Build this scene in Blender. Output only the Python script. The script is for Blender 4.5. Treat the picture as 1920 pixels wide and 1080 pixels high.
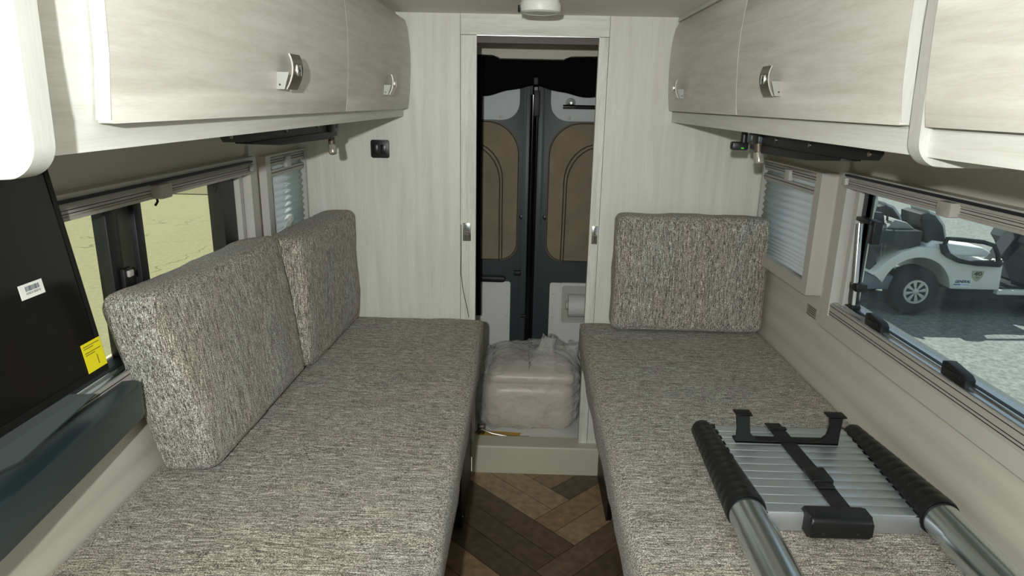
import bpy, bmesh, math, random
from mathutils import Vector, Matrix, noise
PI = math.pi
sc = bpy.context.scene
for o in list(bpy.data.objects): bpy.data.objects.remove(o)
C = sc.collection

# ------------------------------------------------------------ camera
YAW, PIT, ROL = -0.0160743510, 0.272094760, -0.0213298327
fw = Vector((math.sin(YAW)*math.cos(PIT), math.cos(YAW)*math.cos(PIT), -math.sin(PIT)))
rt = Vector((math.cos(YAW), -math.sin(YAW), 0)); dn = fw.cross(rt)
r2 = math.cos(ROL)*rt + math.sin(ROL)*dn; d2 = -math.sin(ROL)*rt + math.cos(ROL)*dn
cd = bpy.data.cameras.new('camera'); cam = bpy.data.objects.new('camera', cd); C.objects.link(cam)
cd.sensor_width = 36; cd.lens = 36*1250.7/1920; cd.clip_start = .02; cd.clip_end = 200
m = Matrix((r2, -d2, -fw)).transposed().to_4x4(); m.translation = (0, -2.67626525, 1.58456511)
cam.matrix_world = m; sc.camera = cam
# ------------------------------------------------------------ world, sun, flash, exposure
w = bpy.data.worlds.new('world'); sc.world = w; w.use_nodes = True
bg = w.node_tree.nodes['Background']; bg.inputs['Color'].default_value = (.76, .88, 1.0, 1); bg.inputs['Strength'].default_value = .58
sun = bpy.data.lights.new('sun', 'SUN'); sun.energy = 8.0; sun.angle = .01; sun.color = (1, .96, .88)
so = bpy.data.objects.new('sun', sun); C.objects.link(so)
so.rotation_euler = Vector((.10, -.70, -.85)).to_track_quat('-Z', 'Y').to_euler()
fl = bpy.data.lights.new('camera_flash', 'AREA'); fl.shape = 'DISK'; fl.size = .03; fl.energy = 31.5; fl.color = (.975, 1, .985)
fo = bpy.data.objects.new('camera_flash', fl); C.objects.link(fo); fo.location = (-.090, -2.92, 1.690)
fo.rotation_euler = Vector((fw.x+.02, fw.y, fw.z+.10)).to_track_quat('-Z', 'Y').to_euler()
vs = sc.view_settings; vs.view_transform = 'Standard'; vs.look = 'None'; vs.exposure = 0; vs.gamma = 1; vs.use_curve_mapping = False

# ------------------------------------------------------------ materials
def lin(r, g, b):
    f = lambda c: ((c/255+.055)/1.055)**2.4 if c > 10 else c/255/12.92
    return (f(r), f(g), f(b), 1)
MATS = {}
def mat(name, col, rough=.5, metal=0, spec=.5, bump=0, bscale=200, var=0, vscale=5, coat=0, alpha=None):
    if name in MATS: return MATS[name]
    m = bpy.data.materials.new(name); m.use_nodes = True; n = m.node_tree.nodes; l = m.node_tree.links
    b = n['Principled BSDF']; b.inputs['Base Color'].default_value = col; b.inputs['Roughness'].default_value = rough
    b.inputs['Metallic'].default_value = metal; b.inputs['Specular IOR Level'].default_value = spec; b.inputs['Coat Weight'].default_value = coat
    tc = n.new('ShaderNodeTexCoord')
    if bump:
        t = n.new('ShaderNodeTexNoise'); t.inputs['Scale'].default_value = bscale; t.inputs['Detail'].default_value = 3
        l.new(tc.outputs['Object'], t.inputs['Vector'])
        bp = n.new('ShaderNodeBump'); bp.inputs['Strength'].default_value = bump; bp.inputs['Distance'].default_value = .002
        l.new(t.outputs['Fac'], bp.inputs['Height']); l.new(bp.outputs['Normal'], b.inputs['Normal'])
    if var:
        t = n.new('ShaderNodeTexNoise'); t.inputs['Scale'].default_value = vscale; t.inputs['Detail'].default_value = 5
        l.new(tc.outputs['Object'], t.inputs['Vector'])
        r = n.new('ShaderNodeValToRGB'); c0 = [max(0, c*(1-var)) for c in col[:3]]; c1 = [min(1, c*(1+var)) for c in col[:3]]
        r.color_ramp.elements[0].position = .3; r.color_ramp.elements[1].position = .7
        r.color_ramp.elements[0].color = (*c0, 1); r.color_ramp.elements[1].color = (*c1, 1)
        l.new(t.outputs['Fac'], r.inputs['Fac']); l.new(r.outputs['Color'], b.inputs['Base Color'])
    MATS[name] = m; return m
def nodes(name):
    m = bpy.data.materials.new(name); m.use_nodes = True; return m, m.node_tree.nodes, m.node_tree.links
def wood(name, c_lo, c_hi, scale, rough=.45, off=0):
    """pale oak laminate: stretched streaks, soft cathedral bands and fine pores; scale = stretch per axis"""
    m, n, l = nodes(name); b = n['Principled BSDF']; b.inputs['Roughness'].default_value = rough
    tc = n.new('ShaderNodeTexCoord'); mp = n.new('ShaderNodeMapping'); mp.inputs['Scale'].default_value = scale; mp.inputs['Location'].default_value = (off, off*.7, off*.3)
    l.new(tc.outputs['Object'], mp.inputs['Vector'])
    a = n.new('ShaderNodeTexNoise'); a.inputs['Scale'].default_value = 1; a.inputs['Detail'].default_value = 6; a.inputs['Roughness'].default_value = .6; a.inputs['Distortion'].default_value = .6
    l.new(mp.outputs['Vector'], a.inputs['Vector'])
    f = n.new('ShaderNodeTexNoise'); f.inputs['Scale'].default_value = 9; f.inputs['Detail'].default_value = 3
    l.new(mp.outputs['Vector'], f.inputs['Vector'])
    g = n.new('ShaderNodeTexNoise'); g.inputs['Scale'].default_value = .16; g.inputs['Detail'].default_value = 1
    l.new(mp.outputs['Vector'], g.inputs['Vector'])
    wv = n.new('ShaderNodeMath'); wv.operation = 'MULTIPLY'; wv.inputs[1].default_value = 60; l.new(g.outputs['Fac'], wv.inputs[0])
    sn = n.new('ShaderNodeMath'); sn.operation = 'SINE'; l.new(wv.outputs[0], sn.inputs[0])
    s1 = n.new('ShaderNodeMath'); s1.operation = 'MULTIPLY_ADD'; s1.inputs[1].default_value = .045; l.new(sn.outputs[0], s1.inputs[0]); l.new(a.outputs['Fac'], s1.inputs[2])
    s2 = n.new('ShaderNodeMath'); s2.operation = 'MULTIPLY_ADD'; s2.inputs[1].default_value = .45; l.new(f.outputs['Fac'], s2.inputs[0]); l.new(s1.outputs[0], s2.inputs[2])
    r = n.new('ShaderNodeValToRGB'); r.color_ramp.elements[0].position = .48; r.color_ramp.elements[1].position = .90
    r.color_ramp.elements[0].color = c_lo; r.color_ramp.elements[1].color = c_hi
    l.new(s2.outputs[0], r.inputs['Fac']); l.new(r.outputs['Color'], b.inputs['Base Color'])
    bp = n.new('ShaderNodeBump'); bp.inputs['Strength'].default_value = .12; bp.inputs['Distance'].default_value = .001
    l.new(f.outputs['Fac'], bp.inputs['Height']); l.new(bp.outputs['Normal'], b.inputs['Normal'])
    return m
def fabric(name, along, off=0):
    """grey-brown slub tweed; along = axis the yarn runs (0,1,2): beaded rows with pale flecks and near-black slubs"""
    m, n, l = nodes(name); b = n['Principled BSDF']; b.inputs['Roughness'].default_value = .95; b.inputs['Specular IOR Level'].default_value = .12
    b.inputs['Sheen Weight'].default_value = .1
    tc = n.new('ShaderNodeTexCoord')
    wn = n.new('ShaderNodeTexNoise'); wn.inputs['Scale'].default_value = 7; l.new(tc.outputs['Object'], wn.inputs['Vector'])
    vm = n.new('ShaderNodeVectorMath'); vm.operation = 'MULTIPLY_ADD'; vm.inputs[1].default_value = (.016, .016, .016)
    l.new(wn.outputs['Color'], vm.inputs[0]); l.new(tc.outputs['Object'], vm.inputs[2])
    def N(la, ac, d=1, o=0):
        mp = n.new('ShaderNodeMapping'); q = [ac]*3; q[along] = la; mp.inputs['Scale'].default_value = q; mp.inputs['Location'].default_value = (off+o, off+o, off+o)
        l.new(vm.outputs[0], mp.inputs['Vector'])
        t = n.new('ShaderNodeTexNoise'); t.inputs['Scale'].default_value = 1; t.inputs['Detail'].default_value = d; l.new(mp.outputs['Vector'], t.inputs['Vector']); return t.outputs['Fac']
    def M(op, x, y=None, z=None):
        k = n.new('ShaderNodeMath'); k.operation = op
        for i, v in enumerate((x, y, z)):
            if v is None: continue
            if isinstance(v, (int, float)): k.inputs[i].default_value = v
            else: l.new(v, k.inputs[i])
        return k.outputs[0]
    bead = N(400, 430, 1, 3); slub = N(48, 410, 2, 7); long_ = N(12, 220, 1, 11)
    sx = n.new('ShaderNodeSeparateXYZ'); l.new(vm.outputs[0], sx.inputs[0])
    rowc = sx.outputs['Y'] if along == 0 else M('ADD', sx.outputs['X'], sx.outputs['Y'])
    rows = M('SINE', M('MULTIPLY', rowc, 2*PI/.0043))
    v = M('MULTIPLY_ADD', slub, .42, M('MULTIPLY', bead, .58)); v = M('MULTIPLY_ADD', long_, .22, v); v = M('SUBTRACT', v, .11); v = M('MULTIPLY_ADD', rows, .022, v)
    r = n.new('ShaderNodeValToRGB'); e = r.color_ramp.elements
    e[0].position = .33; e[0].color = lin(46, 45, 48); e[1].position = .68; e[1].color = lin(240, 238, 230)
    for p, cc in ((.425, lin(104, 101, 93)), (.50, lin(147, 142, 131)), (.57, lin(180, 176, 165))):
        k = e.new(p); k.color = cc
    l.new(v, r.inputs['Fac'])
    bn = N(2.5, 9, 1, 5); r2_ = n.new('ShaderNodeValToRGB'); r2_.color_ramp.elements[0].color = (1.0, .94, .86, 1); r2_.color_ramp.elements[1].color = (.94, .97, 1.0, 1)
    r2_.color_ramp.elements[0].position = .4; r2_.color_ramp.elements[1].position = .6; l.new(bn, r2_.inputs['Fac'])
    ml = n.new('ShaderNodeMixRGB'); ml.blend_type = 'MULTIPLY'; ml.inputs['Fac'].default_value = .8
    l.new(r.outputs['Color'], ml.inputs['Color1']); l.new(r2_.outputs['Color'], ml.inputs['Color2']); l.new(ml.outputs['Color'], b.inputs['Base Color'])
    bp = n.new('ShaderNodeBump'); bp.inputs['Strength'].default_value = .6; bp.inputs['Distance'].default_value = .002
    l.new(v, bp.inputs['Height']); l.new(bp.outputs['Normal'], b.inputs['Normal'])
    return m
def glass(name, tint, dirt, dcol=(.55, .68, .70, 1)):
    m, n, l = nodes(name); out = n['Material Output']; n.remove(n['Principled BSDF'])
    tr = n.new('ShaderNodeBsdfTransparent'); tr.inputs['Color'].default_value = tint
    gl = n.new('ShaderNodeBsdfGlossy'); gl.inputs['Roughness'].default_value = .02
    lw = n.new('ShaderNodeLayerWeight'); lw.inputs['Blend'].default_value = .5
    pw = n.new('ShaderNodeMath'); pw.operation = 'POWER'; pw.inputs[1].default_value = 5; l.new(lw.outputs['Facing'], pw.inputs[0])
    fr = n.new('ShaderNodeMath'); fr.operation = 'MULTIPLY_ADD'; fr.inputs[1].default_value = .3; fr.inputs[2].default_value = .02; l.new(pw.outputs[0], fr.inputs[0])
    m1 = n.new('ShaderNodeMixShader'); l.new(fr.outputs[0], m1.inputs[0]); l.new(tr.outputs[0], m1.inputs[1]); l.new(gl.outputs[0], m1.inputs[2])
    last = m1
    if dirt:
        df = n.new('ShaderNodeBsdfDiffuse'); df.inputs['Color'].default_value = dcol
        tl = n.new('ShaderNodeBsdfTranslucent'); tl.inputs['Color'].default_value = dcol
        m0 = n.new('ShaderNodeMixShader'); m0.inputs[0].default_value = .6; l.new(df.outputs[0], m0.inputs[1]); l.new(tl.outputs[0], m0.inputs[2])
        tc = n.new('ShaderNodeTexCoord'); mp = n.new('ShaderNodeMapping'); mp.inputs['Scale'].default_value = (9, 9, 2.5); l.new(tc.outputs['Object'], mp.inputs['Vector'])
        t = n.new('ShaderNodeTexNoise'); t.inputs['Scale'].default_value = 2.2; t.inputs['Detail'].default_value = 6; l.new(mp.outputs['Vector'], t.inputs['Vector'])
        mr = n.new('ShaderNodeMapRange'); mr.inputs['From Min'].default_value = .3; mr.inputs['From Max'].default_value = .75
        mr.inputs['To Min'].default_value = dirt*.45; mr.inputs['To Max'].default_value = dirt*1.7; l.new(t.outputs['Fac'], mr.inputs['Value'])
        sp = n.new('ShaderNodeTexVoronoi'); sp.inputs['Scale'].default_value = 90; l.new(tc.outputs['Object'], sp.inputs['Vector'])
        lt = n.new('ShaderNodeMath'); lt.operation = 'LESS_THAN'; lt.inputs[1].default_value = .11; l.new(sp.outputs['Distance'], lt.inputs[0])
        ad = n.new('ShaderNodeMath'); ad.operation = 'MULTIPLY_ADD'; ad.inputs[1].default_value = .12; l.new(lt.outputs[0], ad.inputs[0]); l.new(mr.outputs[0], ad.inputs[2])
        m2 = n.new('ShaderNodeMixShader'); l.new(ad.outputs[0], m2.inputs[0]); l.new(m1.outputs[0], m2.inputs[1]); l.new(m0.outputs[0], m2.inputs[2]); last = m2
    l.new(last.outputs[0], out.inputs['Surface']); return m

M_wall = wood('laminate_upright', lin(203, 202, 191), lin(219, 220, 210), (30, 30, 1.6))
M_trim = wood('laminate_trim', lin(192, 191, 178), lin(224, 225, 216), (30, 30, 2.5), off=3)
M_trimh = wood('laminate_trim_across', lin(192, 191, 178), lin(224, 225, 216), (2.5, 30, 30), off=5)
M_carc = wood('laminate_carcass', lin(200, 199, 190), lin(216, 217, 209), (30, 3, 60), off=1)
M_door = [wood('laminate_door_%s' % s, lin(194, 190, 178), lin(211, 209, 200), (12, 5, 60), off=k*4.1) for k, s in enumerate(('a', 'b', 'c', 'd', 'e'))]
M_edge = wood('laminate_edge', lin(176, 176, 168), lin(190, 190, 184), (40, 40, 4), off=2)  # same laminate as the carcass, darkened so the flash burns out less
M_vinyl = mat('beige_moulded_wall', lin(198, 195, 180), .5, bump=.25, bscale=500)
M_ceil = mat('ceiling_vinyl', lin(232, 229, 218), .7, bump=.3, bscale=300)
M_frame = mat('grey_plastic', lin(186, 184, 177), .45, bump=.1, bscale=600)
M_frame2 = mat('grey_plastic_warm', lin(170, 166, 158), .5)
M_alu = mat('aluminium_track', lin(205, 208, 210), .22, metal=1)
M_groove = mat('dark_groove', lin(25, 25, 30), .6)
M_rubber = mat('black_rubber', lin(26, 27, 28), .45)
M_black = mat('black_plastic', lin(20, 20, 21), .4, bump=.1, bscale=300)
M_bmetal = mat('black_powder_coat', lin(9, 9, 10), .5, bump=.25, bscale=900)
M_chrome = mat('satin_nickel', lin(150, 146, 136), .28, metal=1)
M_chrome2 = mat('polished_nickel', lin(205, 205, 200), .15, metal=1)
M_white = mat('white_plastic', lin(235, 236, 228), .4)
M_sill = mat('sill_paint', lin(192, 190, 168), .45, bump=.15, bscale=400)
M_cloth = mat('black_cloth', lin(14, 14, 15), .95, spec=.1, bump=.4, bscale=60)
M_dgrey = mat('dark_grey_paint', lin(60, 65, 68), .45)
M_panel = mat('grey_speckled_panel', lin(206, 210, 210), .6, bump=.3, bscale=500)
M_panelw = mat('pale_panel', lin(222, 223, 218), .55, bump=.15, bscale=400)
M_cover = mat('taupe_quilted_cloth', lin(142, 130, 108), .9, spec=.2, bump=.8, bscale=14, var=.12, vscale=10)
M_piping = mat('brown_piping', lin(66, 58, 48), .8)
M_tvscreen = mat('tv_gloss', lin(8, 8, 9), .08)
M_tvbezel = mat('tv_bezel', lin(14, 14, 16), .25)
M_shelf = mat('satin_black_shelf', lin(32, 46, 49), .36, spec=.9, bump=.06, bscale=500)
M_lad = mat('ladder_aluminium', lin(206, 213, 218), .36, metal=.8)
M_tube = mat('ladder_tube', lin(215, 222, 226), .24, metal=1)
M_seat = fabric('tweed_seat', 0)
M_side = fabric('tweed_upright', 2, off=2)
M_sided = fabric('tweed_upright_r', 2, off=5)

# ------------------------------------------------------------ mesh helpers
def new(): return bmesh.new()
def obj(name, bm, m=None, parent=None, smooth=True, ang=40, loc=None):
    bmesh.ops.recalc_face_normals(bm, faces=bm.faces[:])
    me = bpy.data.meshes.new(name); bm.to_mesh(me); bm.free()
    if smooth:
        for p in me.polygons: p.use_smooth = True
        me.set_sharp_from_angle(angle=math.radians(ang))
    o = bpy.data.objects.new(name, me); C.objects.link(o)
    if m: me.materials.append(m)
    if parent: o.parent = parent
    return o
def box(bm, x0, x1, y0, y1, z0, z1, bev=0, seg=2):
    r = bmesh.ops.create_cube(bm, size=1, matrix=Matrix.Translation(((x0+x1)/2, (y0+y1)/2, (z0+z1)/2)) @ Matrix.Diagonal((abs(x1-x0), abs(y1-y0), abs(z1-z0), 1)))
    if bev:
        es = {e for v in r['verts'] for e in v.link_edges}
        bmesh.ops.bevel(bm, geom=list(es), offset=bev, segments=seg, profile=.5, affect='EDGES')
    return bm
def B(*a, **k): return box(new(), *a, **k)
def prism(bm, pts, ax, a0, a1, bev=0, seg=2):
    """polygon pts (two coords, in the order of the axes that are left) extruded along ax from a0 to a1"""
    def P(p, a): return {'x': (a, p[0], p[1]), 'y': (p[0], a, p[1]), 'z': (p[0], p[1], a)}[ax]
    v0 = [bm.verts.new(P(p, a0)) for p in pts]; v1 = [bm.verts.new(P(p, a1)) for p in pts]; n = len(pts)
    fs = [bm.faces.new(v0), bm.faces.new(v1[::-1])] + [bm.faces.new((v0[i], v1[i], v1[(i+1) % n], v0[(i+1) % n])) for i in range(n)]
    if bev:
        es = {e for f in fs[:2] for e in f.edges}
        bmesh.ops.bevel(bm, geom=list(es), offset=bev, segments=seg, profile=.5, affect='EDGES')
    return bm
def rrect(x0, x1, y0, y1, r, n=6):
    """rounded rectangle; r = one radius or four (x1y1, x0y1, x0y0, x1y0)"""
    R = [r]*4 if not isinstance(r, (tuple, list)) else r
    out = []
    for k, (cx, cy, a0) in enumerate(((x1, y1, 0), (x0, y1, 90), (x0, y0, 180), (x1, y0, 270))):
        q = R[k]; sx = -1 if cx == x1 else 1; sy = -1 if cy == y1 else 1
        if q <= 0: out.append((cx, cy)); continue
        for i in range(n+1):
            a = math.radians(a0+90*i/n); out.append((cx+sx*q+q*math.cos(a), cy+sy*q+q*math.sin(a)))
    return out
def ring(bm, outer, inner, ax, a0, a1):
    """frame between two outlines with equal point counts"""
    def P(p, a): return {'x': (a, p[0], p[1]), 'y': (p[0], a, p[1]), 'z': (p[0], p[1], a)}[ax]
    n = len(outer); L = [[bm.verts.new(P(p, a)) for p in q] for q, a in ((outer, a0), (outer, a1), (inner, a1), (inner, a0))]
    for k in range(4):
        A, Bq = L[k], L[(k+1) % 4]
        for i in range(n): bm.faces.new((A[i], A[(i+1) % n], Bq[(i+1) % n], Bq[i]))
    return bm
def tube(bm, pts, r, seg=10, close=False):
    pts = [Vector(p) for p in pts]; rs = r if isinstance(r, (list, tuple)) else [r]*len(pts); rings = []
    up = None
    for i, p in enumerate(pts):
        d = (pts[min(i+1, len(pts)-1)] - pts[max(i-1, 0)]).normalized()
        if close: d = (pts[(i+1) % len(pts)] - pts[i-1]).normalized()
        if up is None: up = Vector((0, 0, 1)) if abs(d.z) < .9 else Vector((1, 0, 0))
        a = d.cross(up).normalized(); b = a.cross(d).normalized(); up = b
        rings.append([bm.verts.new(p + rs[i]*(a*math.cos(2*PI*k/seg) + b*math.sin(2*PI*k/seg))) for k in range(seg)])
    m_ = len(rings)
    for i in range(m_ if close else m_-1):
        A, D = rings[i], rings[(i+1) % m_]
        for k in range(seg): bm.faces.new((A[k], A[(k+1) % seg], D[(k+1) % seg], D[k]))
    if not close: bm.faces.new(rings[0][::-1]); bm.faces.new(rings[-1])
    return bm
def lathe(bm, prof, origin=(0, 0, 0), axis='z', seg=24):
    """prof: list of (radius, height)"""
    R = []; o = Vector(origin)
    for r, h in prof:
        q = []
        for k in range(seg):
            a = 2*PI*k/seg; u, v = r*math.cos(a), r*math.sin(a)
            q.append(bm.verts.new(o + Vector({'z': (u, v, h), 'y': (u, h, v), 'x': (h, u, v)}[axis])))
        R.append(q)
    for A, D in zip(R, R[1:]):
        for k in range(seg): bm.faces.new((A[k], A[(k+1) % seg], D[(k+1) % seg], D[k]))
    bm.faces.new(R[0][::-1]); bm.faces.new(R[-1]); return bm
def puffy(hx, hy, hz, r, puff=(0, 0, 0), n=(14, 14, 4), wob=.002, seed=0):
    """upholstered block: rounded edges, puffed faces, slight wobble; centred at the origin"""
    bm = new(); H = (hx, hy, hz)
    def ticks(h, k):
        a = [-h + r*(1-math.cos(PI/2*i/4)) for i in range(5)]; c = [-h+r+(2*(h-r))*i/k for i in range(1, k)]
        return a + c + [-q for q in a[::-1]]
    T = [ticks(h, k) for h, k in zip(H, n)]
    for ax in range(3):
        u, v = [i for i in range(3) if i != ax]
        for s in (-1, 1):
            g = {}
            for i, a in enumerate(T[u]):
                for j, b in enumerate(T[v]):
                    p = [0, 0, 0]; p[ax] = s*H[ax]; p[u] = a; p[v] = b; g[i, j] = bm.verts.new(p)
            for i in range(len(T[u])-1):
                for j in range(len(T[v])-1): bm.faces.new((g[i, j], g[i+1, j], g[i+1, j+1], g[i, j+1]))
    bmesh.ops.remove_doubles(bm, verts=bm.verts[:], dist=1e-5)
    for v in bm.verts:
        p = v.co.copy(); q = Vector([max(-h+r, min(h-r, c)) for c, h in zip(p, H)]); d = p-q
        if d.length > 1e-7: p = q + d.normalized()*r
        t = [abs(c)/h for c, h in zip(p, H)]
        for k in range(3):
            a, b = [i for i in range(3) if i != k]
            p[k] += math.copysign(puff[k]*max(0, 1-t[a]**4)*max(0, 1-t[b]**4)*min(1, t[k])**2, p[k])
        nv = noise.noise_vector(Vector(v.co)*7 + Vector((seed*3.1, seed, 0)))*wob*1.6 + noise.noise_vector(Vector(v.co)*22 + Vector((seed, 0, seed)))*wob*.6
        v.co = p + nv
    return bm
def text(name, body, size, mtx, m, parent, shear=0, bold=0):
    c = bpy.data.curves.new(name, 'FONT'); c.body = body; c.size = size; c.extrude = size*.01; c.shear = shear; c.offset = bold
    c.align_x = 'CENTER'; c.align_y = 'CENTER'
    t = bpy.data.objects.new(name+'_tmp', c); C.objects.link(t)
    me = bpy.data.meshes.new_from_object(t.evaluated_get(bpy.context.evaluated_depsgraph_get())); bpy.data.objects.remove(t)
    me.transform(mtx); me.materials.clear(); me.materials.append(m)
    o = bpy.data.objects.new(name, me); C.objects.link(o); o.parent = parent; return o
def tag(o, label, cat, group=None, kind=None):
    o['label'] = label; o['category'] = cat
    if group: o['group'] = group
    if kind: o['kind'] = kind
    return o
def thing(name, label, cat, loc=(0, 0, 0), group=None):
    o = bpy.data.objects.new(name, None); C.objects.link(o); o.empty_display_size = .05; o.location = loc
    return tag(o, label, cat, group)
def kid(name, bm, m, par, label=None, **k):
    """part given in world coordinates under a thing whose origin sits elsewhere"""
    root = par; off = Vector()
    while root: off += root.location; root = root.parent
    bmesh.ops.translate(bm, verts=bm.verts[:], vec=-off)
    o = obj(name, bm, m, par, **k)
    if label: o['label'] = label
    return o
def struct(name, bm, m, label=None, **k):
    o = obj(name, bm, m, **k); o['kind'] = 'structure'
    if label: o['label'] = label; o['category'] = name.split('_')[0]
    return o
def copy_tree(o, parent=None):
    c = o.copy(); C.objects.link(c); c.parent = parent
    for ch in list(o.children): copy_tree(ch, c)
    return c

# ============================================================ SETTING
# floor: double herringbone planks as one mesh, plank tone kept as a face attribute
def make_floor():
    bm = new(); ly = bm.faces.layers.float.new('plank'); W = .105; L = .84; q0, p0 = .2266, .535; rnd = random.Random(5); s2 = 1/math.sqrt(2)
    X0, X1, Y0, Y1 = -.93, 1.0, -4.4, -.045
    def plank(pa, pb, qa, qb):
        g = .0012; P = [(pa+g, qa+g), (pb-g, qa+g), (pb-g, qb-g), (pa+g, qb-g)]
        P = [((p-q)*s2, -(p+q)*s2) for p, q in P]
        # clip to the room
        def clip(P, f, ins):
            out = []
            for i in range(len(P)):
                a, b = P[i-1], P[i]; fa, fb = f(a), f(b)
                if (fa >= 0) != (fb >= 0): t = fa/(fa-fb); out.append((a[0]+t*(b[0]-a[0]), a[1]+t*(b[1]-a[1])))
                if fb >= 0: out.append(b)
            return out
        for f in (lambda p: p[0]-X0, lambda p: X1-p[0], lambda p: p[1]-Y0, lambda p: Y1-p[1]):
            P = clip(P, f, 0)
            if len(P) < 3: return
        f = bm.faces.new([bm.verts.new((x, y, 0)) for x, y in P]); f[ly] = rnd.random()
    for mm in range(-8, 9):
        for j in range(-30, 31):
            po, qo = p0+mm*L, q0-mm*L
            for k in range(2):
                q = qo+2*W*j+k*W; plank(po+2*W*j-L, po+2*W*j, q, q+W)
                p = po+2*W*j+k*W; plank(p, p+W, qo+2*W*(j+1)-L, qo+2*W*(j+1))
    base = [bm.verts.new(c) for c in ((X0, Y0, -.001), (X1, Y0, -.001), (X1, Y1, -.001), (X0, Y1, -.001))]
    bm.faces.new(base)[ly] = -1
    lo = [bm.verts.new((v.co.x, v.co.y, -.03)) for v in base]
    bm.faces.new(lo[::-1])
    for i in range(4): bm.faces.new((base[i], base[(i+1) % 4], lo[(i+1) % 4], lo[i]))[ly] = -1
    m, n, l = nodes('herringbone_planks'); b = n['Principled BSDF']; b.inputs['Roughness'].default_value = .42
    at = n.new('ShaderNodeAttribute'); at.attribute_name = 'plank'
    r = n.new('ShaderNodeValToRGB'); e = r.color_ramp.elements; e[0].position = 0; e[0].color = lin(84, 72, 58); e[1].position = 1; e[1].color = lin(158, 136, 108)
    for p, c in ((.3, lin(96, 80, 64)), (.5, lin(132, 112, 88)), (.75, lin(150, 122, 88))): k = e.new(p); k.color = c
    l.new(at.outputs['Fac'], r.inputs['Fac'])
    tc = n.new('ShaderNodeTexCoord'); mp = n.new('ShaderNodeMapping'); mp.inputs['Rotation'].default_value = (0, 0, PI/4); l.new(tc.outputs['Object'], mp.inputs['Vector'])
    t = n.new('ShaderNodeTexNoise'); t.inputs['Scale'].default_value = 30; t.inputs['Detail'].default_value = 6; l.new(mp.outputs['Vector'], t.inputs['Vector'])
    r3 = n.new('ShaderNodeValToRGB'); r3.color_ramp.elements[0].color = (.68, .68, .68, 1); r3.color_ramp.elements[1].color = (1.25, 1.22, 1.18, 1)
    r3.color_ramp.elements[0].position = .3; r3.color_ramp.elements[1].position = .7; l.new(t.outputs['Fac'], r3.inputs['Fac'])
    ml = n.new('ShaderNodeMixRGB'); ml.blend_type = 'MULTIPLY'; ml.inputs['Fac'].default_value = 1; l.new(r.outputs['Color'], ml.inputs['Color1']); l.new(r3.outputs['Color'], ml.inputs['Color2'])
    gt = n.new('ShaderNodeMath'); gt.operation = 'GREATER_THAN'; gt.inputs[1].default_value = -.5; l.new(at.outputs['Fac'], gt.inputs[0])
    m2 = n.new('ShaderNodeMixRGB'); m2.inputs['Color1'].default_value = lin(30, 24, 20); l.new(gt.outputs[0], m2.inputs['Fac']); l.new(ml.outputs['Color'], m2.inputs['Color2'])
    l.new(m2.outputs['Color'], b.inputs['Base Color'])
    struct('floor', bm, m, smooth=False)
make_floor()
bm = new(); box(bm, -.97, 1.04, -4.4, .98, 1.90, 1.93); struct('ceiling', bm, M_ceil)

XR, XL = .98, -.90
def side_wall(name, X, s, big, small):
    """s=+1 right, -1 left; big/small = (y0, y1, z0, z1) window holes; lower wall softly rippled"""
    bm = new(); t = .07*s
    prof = []
    for i in range(37):
        z = .0 + .93*i/36; prof.append((X - s*(.0035*math.sin(z*75)*min(1, max(0, (z-.45)*5)) ), z))
    ye = -4.4 if s < 0 else -2.70      # right wall stops behind the bench: unseen doorway added to let daylight in
    prism(bm, prof + [(X+t, .93), (X+t, 0)], 'y', ye, 0)
    ys = [ye, big[0], big[1], small[0], small[1], 0]
    for a, b, hole in ((ys[0], ys[1], None), (ys[1], ys[2], big), (ys[2], ys[3], None), (ys[3], ys[4], small), (ys[4], ys[5], None)):
        xs = (min(X, X+t), max(X, X+t))
        if hole:
            box(bm, *xs, a, b, .93, hole[2]); box(bm, *xs, a, b, hole[3], 1.40)
        else: box(bm, *xs, a, b, .93, 1.40)
    box(bm, min(X, X+t), max(X, X+t), ye, 0, 1.40, 1.9)
    struct('trim_%d' % (11 if s > 0 else 12), prism(new(), [(X, 1.401), (X-s*.004, 1.43), (X-s*.03, 1.468), (X-s*.08, 1.50), (X-s*.10, 1.5205), (X, 1.5205)], 'y', ye, -.001), M_vinyl, ang=60)
    if s > 0: box(bm, X, X+t, -4.4, -3.95, 0, 1.9); box(bm, X, X+t, -3.95, -2.70, 1.82, 1.9)
    return struct(name, bm, M_vinyl, ang=30)
side_wall('wall_right', XR, 1, (-2.42, -.665, 1.0, 1.395), (-.40, -.075, 1.03, 1.345))
side_wall('wall_left', XL, -1, (-2.30, -.60, .99, 1.385), (-.33, -.04, 1.02, 1.35))
bm = new(); box(bm, -.97, 1.04, -4.45, -4.4, 0, .95); box(bm, -.97, 1.04, -4.45, -4.4, 1.80, 1.93); box(bm, -.97, -.82, -4.45, -4.4, .95, 1.80); box(bm, .89, 1.04, -4.45, -4.4, .95, 1.80)
struct('wall_front', bm, M_vinyl)  # windscreen opening behind the camera, cut to let more daylight in
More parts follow.
